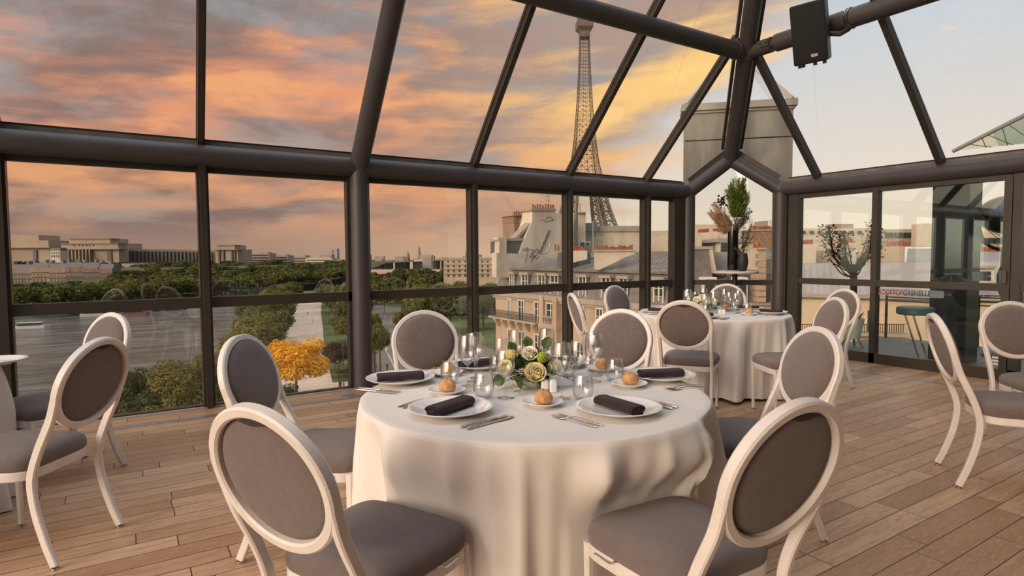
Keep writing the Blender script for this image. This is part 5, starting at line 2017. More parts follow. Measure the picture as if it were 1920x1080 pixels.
# big blank wall and stacks to the right
bw = building('large blank cream wall with flat parapet behind the zinc roofs', name='blank_building')
boxpx(MB(), 1061, 1330, 433, 520, 92, 8).build('wall', PLASTER, bw)
boxpx(MB(), 1124, 1208, 423.5, 434, 91.5, 8).build('parapet', STONE2, bw)
boxpx(MB(), 1062, 1098, 399, 470, 88, 5).build('stack_wall', PLASTER, bw)
boxpx(MB(), 1081, 1098.5, 397.5, 400.5, 87.5, 6).build('stack_cap', STONE2, bw)
boxpx(MB(), 1099, 1121, 418, 433, 90, 4).build('roof_lantern', mat('grey_glazed_box', (0.14, 0.15, 0.16), 0.3), bw)
wn_ = boxpx(MB(), 1087, 1107, 453, 463, 87.5, 1).build('window', WFRAME, bw)
for q in (1088.5, 1098):
    boxpx(MB(), q, q + 7.5, 454.3, 461.8, 87.3, 0.4).build('pane', WINDK, wn_)
m = MB()
a, b = dep(1080, 468, 86), dep(1080, 381, 86)
m.tube([Vector((a.x, a.y, a.z)), Vector((a.x, a.y, b.z))], 0.26, 8)
m.build('flue_pipe', ALUL, bw)
m = MB()
for x, y0, y1 in ((1112, 415, 475), (1088, 381, 399), (1148, 445, 470), (1133, 452, 470)):
    a, b = dep(x, y1, 86), dep(x, y0, 86)
    m.tube([a, Vector((a.x, a.y, b.z))], 0.07, 5)
a, b = dep(1112, 447, 86), dep(1150, 447, 86)
m.tube([a, b], 0.05, 4)
m.build('thin_pipes', STONE2, bw)
# chimney wall standing on the zinc roof
cw = building('long white chimney wall with many red pots on the zinc roof', name='chimney_wall')
P0 = [(1117, 471), (1190, 470), (1190, 476), (1176, 481), (1123, 506), (1117, 506)]
MB().prism([dep(x, y, 63) for x, y in P0], FWH * 1.2).build('wall', PLASTER, cw)
MB().prism([dep(x, y, 62.8) for x, y in ((1115, 468.5), (1193, 468), (1193, 471), (1115, 472))], FWH * 1.6).build('cap', STONE2, cw)
pots([1121 + 3.9 * k for k in range(18)], 469, None, 63.3, cw, 0.45, 0.35)
MB().prism([dep(x, y, 66) for x, y in ((1076, 470), (1101, 470), (1101, 486), (1076, 492))], FWH * 1.2).build('low_wall', PLASTER, cw)
pots([1078 + 4 * k for k in range(6)], 470, None, 66.3, cw, 0.45, 0.3)
sk = building('small dark roof window lying in the zinc roof', name='roof_window')
a = [onX(1088, 485, XB + 6), onX(1106, 483, XB + 6)]
yy0, yy1 = sorted((a[0].y, a[1].y))
zr = lambda X: z_e + 0.16 + (X - XB - 0.6) * (1.75 - z_e - 0.16) / 10.9
MB().prism([(XB + 5, yy0, zr(XB + 5) + 0.05), (XB + 6.6, yy0, zr(XB + 6.6) + 0.05), (XB + 6.6, yy0, zr(XB + 6.6) + 0.2), (XB + 5, yy0, zr(XB + 5) + 0.2)], (0, yy1 - yy0, 0)).build('frame', WINDK, sk)

# ---- roofs seen through the arch
LIL = mat('lilac_zinc_sheet', (0.29, 0.27, 0.28), 0.5, 0, 0.08, 0.6)
ar = building('jumble of slate roofs and white chimneys seen through the glass arch', name='rooftop_house')
boxpx(MB(), 1296, 1335, 467, 530, 50, 4).build('slate_wall', MATS['grey_brown_slate'], ar)
boxpx(MB(), 1294, 1337, 462, 467.5, 49.7, 4.5).build('coping', STONE2, ar)
MB().prism([dep(x, y, 49.5) for x, y in ((1332, 468), (1336, 468), (1343, 507), (1338, 507))], FWH * 0.8).build('rake_board', PLASTER, ar)
boxpx(MB(), 1337, 1425, 472, 530, 53, 5).build('zinc_wall', LIL, ar)
boxpx(MB(), 1342, 1412, 452, 475, 56, 5).build('cream_attic', PLASTER, ar)
MB().prism([dep(x, y, 55.5) for x, y in ((1316, 453), (1332, 448), (1366, 446), (1412, 450), (1412, 454), (1344, 454), (1316, 456))], FWH * 5).build('low_roof', ZINC, ar)
wn_ = boxpx(MB(), 1351, 1367, 453.5, 473, 55.6, 0.5).build('window', WFRAME, ar)
for i in range(2):
    for j in range(3):
        boxpx(MB(), 1352.5 + 7 * i, 1358 + 7 * i, 455 + 6 * j, 459.8 + 6 * j, 55.4, 0.3).build('pane', WINDK, wn_)
for x0, x1, y0, y1, D in ((1311, 1331, 436, 462, 58), (1337, 1345, 434, 474, 57), (1345, 1366, 435, 453, 60), (1367, 1392, 436, 456, 64), (1308, 1316, 444, 464, 55)):
    boxpx(MB(), x0, x1, y0, y1, D, 2).build('chimney_stack', PLASTER, ar)
pots([1315 + 2.6 * k for k in range(7)], 436.5, None, 58.5, ar, 0.34)
pots([1343 + 2.6 * k for k in range(5)], 434.5, None, 60.5, ar, 0.34)
pots([1369 + 3 * k for k in range(7)], 436.5, None, 64.5, ar, 0.34)
boxpx(MB(), 1300, 1345, 421, 445, 110, 8).build('rear_block', PLASTER, ar)
boxpx(MB(), 1328, 1372, 424, 447, 120, 8).build('rear_roof', ZINC, ar)
boxpx(MB(), 1290, 1462, 530, 700, 46, 6).build('lower_slate', MATS['grey_brown_slate'], ar)
boxpx(MB(), 1290, 1500, 572, 760, 45, 6).build('stone_facade', STONE, ar)
boxpx(MB(), 1290, 1500, 569, 573, 44.6, 6).build('cornice', STONE2, ar)
for x0, x1 in ((1319, 1344), (1381, 1402)):
    w = boxpx(MB(), x0, x1, 520, 568, 45.4, 1.2).build('dormer_window', WFRAME, ar)
    boxpx(MB(), x0 + 3.5, (x0 + x1) / 2 - 1, 524, 566, 45.2, 0.6).build('pane', WINDK, w)
    boxpx(MB(), (x0 + x1) / 2 + 1, x1 - 3.5, 524, 566, 45.2, 0.6).build('pane', WINDK, w)
bk = building('brown brick gable wall with red chimney pots right of the tall vase', name='brick_house')
boxpx(MB(), 1405, 1500, 432, 540, 68, 5).build('brick_wall', BRICKB, bk)
boxpx(MB(), 1404, 1500, 430, 433, 67.7, 5.6).build('coping', STONE2, bk)
pots([1411, 1416, 1420, 1427, 1430.5, 1434, 1437.5, 1441, 1444.5, 1448], 430, None, 68.5, bk, 0.36)
boxpx(MB(), 1432, 1440, 414, 431, 74, 3).build('rear_stack', STONE2, bk)
m = MB()
for q in (1442, 1444.5, 1447):
    a, b = dep(q, 431, 72), dep(q, 413, 72)
    m.tube([a, Vector((a.x, a.y, b.z))], 0.06, 5)
m.build('vent_pipes', PLASTER, bk)
for x0, x1 in ((1410, 1414.5), (1416, 1422)):
    boxpx(MB(), x0, x1, 453 if x0 > 1412 else 455, 463, 67.8, 0.4).build('sunlit_patch', mat('sunlit_patch_orange', (0.62, 0.20, 0.04), 0.9), bk)  # evening sunlight on the bricks, put in as orange colour
pil = boxpx(MB(), 1423, 1436, 467, 572, 44.8, 1.5)
for k in range(9):
    boxpx(pil, 1422.6, 1436.4, 470 + 11 * k, 478.6 + 11 * k, 44.7, 1.5)
boxpx(pil, 1421, 1437.5, 464, 468, 44.5, 2)
pil.build('banded_pilaster', STONE, bk, sharp=20)
g = boxpx(MB(), 1413.5, 1423, 467, 506, 44.9, 1.2).build('white_pillar', PLASTER, bk)
m = MB()
for st in ([(1416, 478), (1420, 477), (1417, 482), (1421, 484)], [(1417, 489), (1420, 492), (1417, 495), (1420, 499)]):
    m.tube([dep(q.x, q.y, 44.85) for q in spline([(x, y, 0) for x, y in st], 3)], 0.03, 4)
m.build('graffiti', mat('green_spray_paint', (0.10, 0.26, 0.22), 0.7), g, sharp=None)

# ---- house across the street behind the terrace
st = building('cream stone house with zinc mansard across the terrace, seen through the sliding doors', name='street_house')
D0, D1 = 37.0, 32.0
boxpx(MB(), 1470, 1960, 559, 760, D0, 6, D1).build('facade', mat('cream_facade_stone', (0.56, 0.42, 0.28), 0.85, 0, 0.08, 0.4), st)  # front wall in one cream stone colour
m = boxpx(MB(), 1470, 1960, 555, 561, D0 - 0.5, 6, D1 - 0.5)
boxpx(m, 1470, 1960, 561, 564, D0 - 0.25, 6, D1 - 0.25)
m.build('cornice', STONE2, st)
a, b = dep(1470, 540, D0), dep(1960, 540, D1)
n = Vector(((b - a).y, -(b - a).x, 0)).normalized()
n = n if n.dot(FWH) > 0 else -n
zc, zt = dep(1600, 555, 35.6).z, dep(1600, 497, 35.6).z
MB().prism([Vector((a.x, a.y, zc)) + n * 0.3, Vector((a.x, a.y, zc)) + n * 6, Vector((a.x, a.y, zt)) + n * 6, Vector((a.x, a.y, zt)) + n * 2.0], b - a).build('zinc_mansard', ZINC, st)
m = MB()
L = Vector(((b - a).x, (b - a).y, 0))
for k in range(34):
    o_ = L * (k / 34)
    m.prism([Vector((a.x, a.y, zc)) + n * 0.28 + o_, Vector((a.x, a.y, zt)) + n * 1.98 + o_, Vector((a.x, a.y, zt)) + n * 1.9 + o_, Vector((a.x, a.y, zc)) + n * 0.2 + o_], L.normalized() * 0.06)
m.build('standing_seams', ZINC, st)
for x0, x1 in ((1508, 1536), (1560, 1586), (1660, 1690), (1712, 1742), (1860, 1885)):
    boxpx(MB(), x0, x1, 567, 577, D0 - 0.15 - (x0 - 1470) / 490 * 5, 0.4).build('stone_panel', STONE2, st)
for x0, x1 in ((1624, 1654), (1774, 1802)):
    w = boxpx(MB(), x0, x1, 578, 632, D0 - 0.2 - (x0 - 1470) / 490 * 5, 0.5).build('window', WFRAME, st)
    boxpx(MB(), x0 + 3, x1 - 12, 582, 630, D0 - 0.3 - (x0 - 1470) / 490 * 5, 0.4).build('pane', WINDK, w)
m = MB()
for k in range(46):
    x = 1500 + 4.3 * k
    dd = D0 - 1.2 - (x - 1470) / 490 * 5
    boxpx(m, x, x + 0.8, 608, 624, dd, 0.04)
    boxpx(m, x, x + 4.4, 607.5, 609, dd, 0.05)
m.build('balcony_railing', IRON, st, sharp=None)
boxpx(MB(), 1490, 1705, 624, 629, D0 - 1.4, 1.5, D0 - 3.4).build('balcony', STONE2, st)
# dormer at the far right
w = boxpx(MB(), 1832, 1864, 503, 530, 31.5, 1.2).build('dormer_window', WFRAME, st)
for i in range(2):
    for j in range(2):
        boxpx(MB(), 1837 + 12 * i, 1846 + 12 * i, 509 + 9.5 * j, 517 + 9.5 * j, 31.3, 0.3).build('pane', WINDK, w)
boxpx(MB(), 1828, 1868, 499, 503.5, 31.3, 1.6).build('dormer_hood', STONE2, st)
boxpx(MB(), 1770, 1960, 527, 531, 31.0, 0.6).build('ledge', PLASTER, st)
# stacks, roofs and walls behind it
sb = building('row of cream chimney stacks and roofs behind the street house', name='rooftop_row')
for x0, x1, y0, y1, D, mm in ((1500, 1530, 458, 500, 42, PLASTER), (1530, 1580, 470, 500, 45, STONE), (1580, 1606, 455, 500, 46, PLASTER), (1655, 1672, 470, 520, 40, STONE), (1672, 1696, 462, 520, 39, STONE), (1612, 1655, 472, 500, 48, STONE2), (1827, 1900, 440, 476, 60, PLASTER), (1495, 1640, 428, 470, 95, PLASTER), (1645, 1730, 430, 462, 90, STONE2), (1735, 1960, 418, 462, 85, PLASTER), (1560, 1600, 420, 440, 130, STONE2)):
    boxpx(MB(), x0, x1, y0, y1, D, 3).build('wall', mm, sb)
for x0, x1, y0, y1, D in ((1698, 1765, 466, 502, 44), (1498, 1640, 492, 500, 41), (1826, 1960, 472, 505, 42)):
    MB().prism([dep(x0, y1, D), dep(x1, y1, D), dep(x1 - 6, y0, D + 5), dep(x0 + 4, y0, D + 5)], Vector((0, 0, -0.5))).build('roof', ZINC, sb)
for k in range(9):
    boxpx(MB(), 1662 + 9 * k, 1667 + 9 * k, 436, 445, 89.5, 0.4).build('window', WINDK, sb)
for k in range(8):
    boxpx(MB(), 1505 + 15 * k, 1511 + 15 * k, 433, 438, 94.5, 0.4).build('window', WINDK, sb)
for k in range(6):
    boxpx(MB(), 1832 + 12 * k, 1838 + 12 * k, 446, 456, 59.5, 0.4).build('window', WINDK, sb)
pots([1667 + 4.2 * k for k in range(13)], 461.5, None, 88, sb, 0.7)
pots([1503 + 4 * k for k in range(7)], 458, None, 42.5, sb, 0.3)
pots([1582 + 4 * k for k in range(6)], 455, None, 46.5, sb, 0.3)
pots([1840 + 5 * k for k in range(9)], 472, None, 58, sb, 0.45)
pots([1676 + 4 * k for k in range(5)], 462, None, 39.5, sb, 0.3)
gg = MB()
for stt in ([(1659, 497), (1663, 502), (1659, 507), (1664, 511)], [(1661, 490), (1665, 494), (1660, 500)]):
    gg.tube([dep(q.x, q.y, 39.9) for q in spline([(x, y, 0) for x, y in stt], 3)], 0.03, 4)
gg.build('graffiti', mat('green_spray_paint', (0.1, 0.2, 0.12), 0.7), sb, sharp=None)

# ================================================================== ROOF TERRACE OUTSIDE THE SLIDING DOORS
DECK = mat('grey_green_deck', (0.085, 0.090, 0.078), 0.6, 0, 0.2, 2, stretch=(1, 8, 1))
o = MB().span((XR + 0.1, -4, -0.3), (10.6, 5.05, -0.03)).build('terrace', DECK, None)
o['kind'] = 'structure'
rl = thing('terrace_railing', 'dark horizontal metal railing at the outer edge of the terrace', 'railing', (10.5, 0, 0))
m = MB()
for z in (0.70, 0.64, 0.58):
    m.tube([(0, -4, z), (0, 5.0, z)], 0.010, 6)
m.build('rails', IRON, rl)
for k in range(8):
    MB().span((-0.015, -3.9 + 1.27 * k, -0.03), (0.015, -3.87 + 1.27 * k, 0.72)).build('post', IRON, rl)
o = MB().span((8.72, onX(1826, 500, 8.9).y, -0.03), (9.08, onX(1757, 500, 8.9).y, 2.32)).build('dark_pillar', mat('black_lacquered_panel', (0.008, 0.009, 0.012), 0.25), None, sharp=20)
tag(o, 'black square pillar standing on the terrace behind the sliding door', 'pillar')
# potted tree
pt = thing('potted_tree', 'bare-trunked potted tree on the terrace behind the glass', 'tree', (9.1, 4.80, -0.03))
m = MB()
m.lathe([(0.001, 0.12), (0.10, 0.12), (0.15, 0.40), (0.155, 0.42), (0.14, 0.42), (0.12, 0.36), (0.001, 0.36)], seg=24)
m.build('planter', mat('pale_green_planter', (0.42, 0.47, 0.42), 0.5), pt)
for k in range(3):
    a = radians(20 + 120 * k)
    MB().tube([(0.06 * cos(a), 0.06 * sin(a), 0.16), (0.17 * cos(a), 0.17 * sin(a), 0.0)], 0.016, 6).build('planter_leg', BARK, pt)
m = MB()
m.tube(spline([(0, 0, 0.36), (0.01, 0.01, 0.7), (-0.01, 0.0, 1.0), (0.0, 0.02, 1.22)], 4), 0.05, 8, scale=None)
m2 = MB()
rnd = random.Random(31)
sdv = Vector((0.84, -0.54, 0))
fdv = Vector((0.54, 0.84, 0))
for k in range(26):
    u = rnd.uniform(-0.42, 0.36)
    w = rnd.uniform(-0.3, 0.3)
    zt_ = 1.25 + abs(u) * 0.5 + rnd.uniform(-0.12, 0.25)
    p0 = Vector((0, 0, rnd.uniform(1.0, 1.22)))
    p2 = sdv * u + fdv * w + Vector((0, 0, zt_))
    p1 = (p0 + p2) / 2 + Vector((0, 0, -0.06 + rnd.uniform(-.05, .05)))
    path_ = spline([p0, p1, p2], 4)
    m.tube(path_, 0.012, 5, scale=[1.4 - 1.1 * i / (len(path_) - 1) for i in range(len(path_))])
    for q in range(9):
        v = Vector((rnd.uniform(-1, 1), rnd.uniform(-1, 1), rnd.uniform(-.4, 1)))
        leaf(m2, p1 + (p2 - p1) * rnd.uniform(0.1, 1.0), v, (0, 0, 1), 0.04, 0.012)
for c_, hgt in ((-0.40, 1.80), (-0.17, 1.70), (0.27, 1.86)):
    for k in range(300):
        z = rnd.uniform(1.3, hgt)
        p = sdv * (c_ + rnd.gauss(0, 0.05)) + fdv * rnd.gauss(0, 0.08) + Vector((0, 0, z))
        leaf(m2, p, (rnd.uniform(-1, 1), rnd.uniform(-1, 1), rnd.uniform(-.3, 1)), (0, 0, 1), 0.045, 0.014)
    m.tube(spline([(0, 0, 1.1), tuple(sdv * (c_ * 0.7) + Vector((0, 0, 1.3))), tuple(sdv * c_ + Vector((0, 0, hgt)))], 4), 0.014, 5)
m.build('trunk_and_branches', mat('dark_bark', (0.03, 0.026, 0.022), 0.9), pt, sharp=60)
m2.build('leaves', mat('dark_olive_leaves', (0.02, 0.024, 0.012), 0.7), pt, sharp=None)
m = MB()
for k in range(14):
    a = rnd.uniform(0, 6.3)
    leaf(m, (0.09 * cos(a), 0.09 * sin(a), 0.38), (cos(a) * 0.4, sin(a) * 0.4, 1), (0, 0, 1), 0.16, 0.014)
m.build('pot_plant', mat('pot_green', (0.05, 0.09, 0.03), 0.7), pt, sharp=None)
# bar stool
q0, q1 = gz(1733, 682, -0.03), gz(1722, 682, -0.03)
bs = thing('bar_stool', 'teal bar stool with slanting chrome legs on the terrace', 'stool', tuple(q0))
m = MB().lathe([(0.001, 0.0), (0.20, 0.0), (0.20, 0.012), (0.19, 0.016), (0.001, 0.018)], (-0.02, 0.03, 0), 28)
m.build('base', CHROME, bs)
sv = sdv * -0.13
for o_ in (-0.05, 0.05):
    MB().tube([sdv * o_ + Vector((0, 0, 0.015)), sv + sdv * (o_ - 0.08) + Vector((0, 0, 0.63))], 0.012, 8).build('leg', CHROME, bs)
MB().tube([sdv * -0.05 + Vector((0, 0, 0.27)), sdv * 0.05 + fdv * -0.16 + Vector((0, 0, 0.27)), sdv * 0.16 + Vector((0, 0, 0.27))], 0.01, 6).build('footrest', CHROME, bs)
MB().lathe([(0.001, 0.62), (0.19, 0.62), (0.205, 0.635), (0.205, 0.70), (0.19, 0.715), (0.001, 0.72)], tuple(sv), 28).build('seat', mat('teal_vinyl', (0.045, 0.10, 0.105), 0.45), bs)
# patio heater lamp
hp = onX(1884, 520, 9.75)
ht = thing('patio_heater', 'black patio heater with a big oval reflector head at the right edge', 'heater', (hp.x, hp.y, -0.03))
zc_ = onX(1893, 408, 9.75).z + 0.03
m = MB()
R = []
for k in range(11):
    th = pi * 0.5 * k / 10
    R.append([(0.42 * sin(th) * cos(2 * pi * j / 32), 0.42 * sin(th) * sin(2 * pi * j / 32), 0.26 * cos(th)) for j in range(32)] if k else [(0.004 * cos(2 * pi * j / 32), 0.004 * sin(2 * pi * j / 32), 0.26) for j in range(32)])
m.loft(R, cap=False)
R2 = [[(0.42 * cos(2 * pi * j / 32), 0.42 * sin(2 * pi * j / 32), 0.0) for j in range(32)], [(0.40 * cos(2 * pi * j / 32), 0.40 * sin(2 * pi * j / 32), -0.03) for j in range(32)], [(0.24 * cos(2 * pi * j / 32), 0.24 * sin(2 * pi * j / 32), -0.14) for j in range(32)]]
m.loft(R2, cap=False)
tilt = Matrix.Translation((0.1 * sdv.x, 0.1 * sdv.y, zc_)) @ Matrix.Rotation(radians(28), 4, sdv) @ Matrix.Rotation(radians(-14), 4, fdv)
m.xf(tilt).build('reflector', mat('gloss_black_enamel', (0.012, 0.011, 0.011), 0.2, coat=0.5), ht, sharp=40)
m = MB()
for k in range(-5, 6):
    x = 0.075 * k
    w = sqrt(max(0.0, 0.40 ** 2 - x * x))
    m.tube([(x, -w, -0.03), (x, 0, -0.13), (x, w, -0.03)], 0.006, 4)
    m.tube([(-w, x, -0.03), (0, x, -0.13), (w, x, -0.03)], 0.006, 4)
m.xf(tilt).build('wire_guard', IRON, ht, sharp=None)
m = MB()
cx_ = 0.1
m.tube(spline([tuple(sdv * (cx_ - 0.46) + Vector((0, 0, zc_ + 0.06))), tuple(sdv * (cx_ - 0.46) + Vector((0, 0, zc_ - 0.12))), tuple(sdv * (cx_ - 0.36) + Vector((0, 0, zc_ - 0.34))), tuple(sdv * -0.02 + Vector((0, 0, zc_ - 0.44)))], 5), 0.022, 8)
m.ball(tuple(sdv * (cx_ - 0.46) + Vector((0, 0, zc_ + 0.07))), 0.05, 10, 8)
m.tube([tuple(sdv * (cx_ - 0.46) + Vector((0, 0, zc_ + 0.06))), tuple(sdv * (cx_ - 0.36) + Vector((0, 0, zc_ + 0.04)))], 0.03, 8)
m.build('yoke', BLACK, ht)
m = MB()
m.lathe([(0.22, 0.0), (0.22, 0.03), (0.04, 0.06), (0.028, 0.1), (0.028, zc_ - 1.05), (0.05, zc_ - 1.02), (0.085, zc_ - 0.92), (0.085, zc_ - 0.75), (0.055, zc_ - 0.64), (0.05, zc_ - 0.40), (0.03, zc_ - 0.36)], seg=16)
m.build('stand', BLACK, ht)

# ---- concrete gable standing just outside the glass corner
LP, RP = Vector((7.165, 6.335, 0)), Vector((8.235, 5.265, 0))
cdv = (RP - LP).normalized()
Wd = (RP - LP).length
cg = thing('concrete_gable', 'weathered concrete gable with glass lantern outside the glass corner', 'gable', tuple(LP))
pt2 = lambda t, z, o_=0.0: cdv * t + on * o_ + Vector((0, 0, z))
CONC = mat('weathered_concrete', (0.30, 0.285, 0.235), 0.9, 0, 0.25, 2.2, 0.2, 40, stretch=(1, 1, 0.25))
out = [(0, 0), (0, 3.5), (Wd, 3.5), (Wd, 0), (Wd - 0.20, 0), (Wd - 0.20, 2.33), (Wd / 2 - 0.02, 2.82), (0.14, 2.33), (0.14, 0)]
m = MB()
m.prism([pt2(t, z) for t, z in [(0, 0), (0, 3.5), (0.14, 3.5), (0.14, 0)]], on * 0.35)
m.prism([pt2(t, z) for t, z in [(Wd - 0.2, 0), (Wd - 0.2, 3.5), (Wd, 3.5), (Wd, 0)]], on * 0.35)
m.prism([pt2(t, z) for t, z in [(0.14, 2.33), (0.14, 3.5), (Wd / 2, 3.5), (Wd / 2, 2.82)]], on * 0.35)
m.prism([pt2(t, z) for t, z in [(Wd / 2, 2.82), (Wd / 2, 3.5), (Wd - 0.2, 3.5), (Wd - 0.2, 2.33)]], on * 0.35)
m.build('gable_wall', CONC, cg, sharp=20)
m = MB()
m.prism([pt2(-0.05, 3.5, -0.05), pt2(Wd + 0.05, 3.5, -0.05), pt2(Wd + 0.05, 3.60, -0.05), pt2(-0.05, 3.60, -0.05)], on * 0.46)
m.prism([pt2(-0.02, 3.46, -0.02), pt2(Wd + 0.02, 3.46, -0.02), pt2(Wd + 0.02, 3.5, -0.02), pt2(-0.02, 3.5, -0.02)], on * 0.40)
m.build('moulded_cap', mat('pale_concrete', (0.38, 0.36, 0.30), 0.9, 0, 0.15, 4), cg, sharp=20)
MB().prism([pt2(0.0, 3.055, -0.004), pt2(Wd, 3.055, -0.004), pt2(Wd, 3.07, -0.004), pt2(0, 3.07, -0.004)], on * 0.01).build('casting_joint', BLACK, cg)
LT = mat('pale_lantern_frame', (0.42, 0.41, 0.36), 0.5, 0, 0.1, 5)
ap = pt2(Wd / 2, 4.55, 0.55)
for s_, t_ in ((0, 0.02), (1, Wd - 0.02)):
    MB().sweep([pt2(t_, 3.6, 0.0), ap], rrect(0.07, 0.05, 0.008, 1)).build('lantern_bar', LT, cg)
    MB().poly([pt2(t_, 3.6, 0.02), pt2(t_, 3.6, 0.9), ap]).build('lantern_pane', ROOFG, cg, sharp=None)
MB().poly([pt2(0.02, 3.6, 0.02), pt2(Wd - 0.02, 3.6, 0.02), ap]).build('lantern_pane', ROOFG, cg, sharp=None)

# ================================================================== SPEAKER ON THE ROOF TUBE
sp = dep(1521, 62, 6.35)
yaw = radians(197)
sk_ = thing('loudspeaker', 'black loudspeaker clamped to the roof tube by a tilting bracket', 'loudspeaker', tuple(sp), 0)
Ms = Matrix.Rotation(yaw, 4, 'Z') @ Matrix.Rotation(radians(17), 4, 'Y') @ Matrix.Rotation(radians(1), 4, 'X')
m = MB()
fr_ = [(a, b) for a, b in rrect(0.335, 0.60, 0.02, 2)]
m.loft([[(x, a * k, b * k) for a, b in fr_] for x, k in ((-0.20, 0.72), (-0.06, 0.98), (0.05, 1.0), (0.10, 1.0))])
m.xf(Ms).build('cabinet', BLACK, sk_, sharp=30)
m = MB()
m.loft([[(x, a * k, b * k) for a, b in fr_] for x, k in ((0.10, 0.985), (0.118, 0.965), (0.122, 0.93))])
m.xf(Ms).build('grille', mat('black_speaker_grille', (0.006, 0.006, 0.006), 0.8, 0, 0.2, 300, 0.4, 500), sk_, sharp=30)
m = MB().box((0.124, 0.045, -0.225), (0.004, 0.062, 0.028))
bd_ = m.xf(Ms).build('badge', mat('silver_badge', (0.6, 0.58, 0.54), 0.4), sk_)
m = MB()
for k in range(4):
    m.box((0.1265, 0.066 - 0.014 * k, -0.225), (0.001, 0.003, 0.018))
    m.box((0.1265, 0.062 - 0.014 * k, -0.218 - 0.007 * (k % 2)), (0.001, 0.008, 0.003))
m.xf(Ms).build('badge_marks', BLACK, bd_)
for y, x in ((-0.12, 0.05), (0.12, 0.05), (-0.12, -0.08), (0.03, 0.05)):
    MB().box((x, y, -0.315), (0.04, 0.03, 0.03)).xf(Ms).build('rubber_foot', BLACK, sk_)
tubeP = Vector((XR - SP, 3.52, zp))
loc_ = tubeP - sp
m = MB()
m.tube([tuple(Ms @ Vector((-0.12, -0.10, 0.02))), tuple(loc_ * 0.75 + Vector((0, 0, -0.12))), tuple(loc_ + Vector((0, 0.02, -0.10)))], 0.028, 8)
m.box(tuple(Ms @ Vector((-0.12, -0.16, -0.08))), (0.10, 0.05, 0.34), yaw)
m.build('bracket_arm', mat('grey_bracket', (0.045, 0.042, 0.042), 0.5, 0.3), sk_)
m = MB()
for dy in (-0.015, 0.015):
    m.tube([(loc_.x + 0.106 * cos(2 * pi * k / 24), loc_.y + dy, loc_.z + 0.106 * sin(2 * pi * k / 24)) for k in range(24)], 0.007, 6, closed=True, side=(0, 1, 0))
m.build('clamp_ring', CHROME, sk_)

# ================================================================== HIGH TABLE WITH VASES IN THE ARCH
hc = dep(1378, 508, 8.42)
HT = hc.z
hb = thing('high_table', 'round pale high table on a black post in front of the arch glass', 'table', (hc.x, hc.y, 0))
MB().lathe([(0.001, HT - 0.035), (0.30, HT - 0.035), (0.312, HT - 0.025), (0.312, HT - 0.005), (0.305, HT), (0.001, HT)], seg=48).build('tabletop', mat('pale_laminate', (0.55, 0.53, 0.49), 0.35), hb)
MB().lathe([(0.035, 0.02), (0.035, HT - 0.035)], seg=16).build('post', BLACK, hb)
MB().lathe([(0.001, 0.0), (0.24, 0.0), (0.24, 0.012), (0.05, 0.03), (0.001, 0.03)], seg=32).build('foot', BLACK, hb)
GB2 = mat('gloss_black_vase', (0.006, 0.006, 0.006), 0.15, coat=0.4)
rt_ = sdv
tv = dep(1373.5, 507, 8.42)
va = thing('tall_vase', 'tall black cylinder vase with pampas grass and green plumes', 'vase', (tv.x, tv.y, HT))
MB().lathe([(0.001, 0.0), (0.070, 0.0), (0.072, 0.004), (0.072, 0.56), (0.066, 0.56), (0.066, 0.50), (0.001, 0.50)], seg=32).build('vase', GB2, va)
MB().lathe([(0.001, 0.0), (0.095, 0.0), (0.095, 0.008), (0.001, 0.009)], (0, 0, 0), 28).build('base_ring', mat('clear_base', (0.45, 0.45, 0.45), 0.2), va)
rnd = random.Random(12)


def blades(m, n, base, axis, spread, L, w, up=1.0):
    for k in range(n):
        d_ = (Vector(axis) + Vector((rnd.gauss(0, spread), rnd.gauss(0, spread), rnd.gauss(0, spread * 0.6)))).normalized()
        leaf(m, Vector(base) + Vector((rnd.gauss(0, .02), rnd.gauss(0, .02), rnd.gauss(0, .02))), d_, (rnd.uniform(-1, 1), rnd.uniform(-1, 1), 0.5), L * rnd.uniform(.6, 1.2), w, 0.1)


def plume(m, p0, p1, r0, n, L, w):
    p0, p1 = Vector(p0), Vector(p1)
    ax = (p1 - p0).normalized()
    for k in range(n):
        t = rnd.random()
        r = r0 * (sin(pi * min(1, t * 0.9 + 0.1)) ** 0.7)
        v = Vector((rnd.gauss(0, 1), rnd.gauss(0, 1), rnd.gauss(0, 1)))
        v = (v - ax * v.dot(ax)).normalized()
        leaf(m, p0 + (p1 - p0) * t + v * r * rnd.uniform(0.1, 0.8), ax * 0.9 + v * 0.8, v, L * rnd.uniform(.6, 1.2), w, 0.1)


m = MB()
for k in range(15):
    a_ = 2 * pi * k / 15
    u_, w_ = 0.055 + 0.13 * cos(a_) * (1 if k % 2 else 0.5), 0.11 * sin(a_)
    plume(m, rt_ * (0.03 + 0.4 * u_) + fdv * (w_ * 0.4) + Vector((0, 0, 0.74)), rt_ * (u_ * 1.15) + fdv * w_ + Vector((0, 0, 1.10 + rnd.uniform(-.10, .10) + (0.06 if k % 2 == 0 else 0))), 0.06, 300, 0.065, 0.0032)
m.build('green_plumes', mat('feathery_green', (0.13, 0.19, 0.022), 0.7, 0, 0.35, 12, trans=0.3), va, sharp=None)
m = MB()
for k in range(7):
    u = -0.09 - 0.028 * k
    plume(m, rt_ * -0.02 + Vector((0, 0, 0.56 + 0.01 * k)), rt_ * (u - 0.05) + fdv * rnd.uniform(-.08, .05) + Vector((0, 0, 0.60 + 0.062 * k * (1 if k % 2 else 0.55))), 0.07, 420, 0.075, 0.0035)
m.build('pampas_plumes', mat('pampas_beige', (0.60, 0.43, 0.30), 0.8, 0, 0.25, 20, trans=0.3), va, sharp=None)
m = MB()
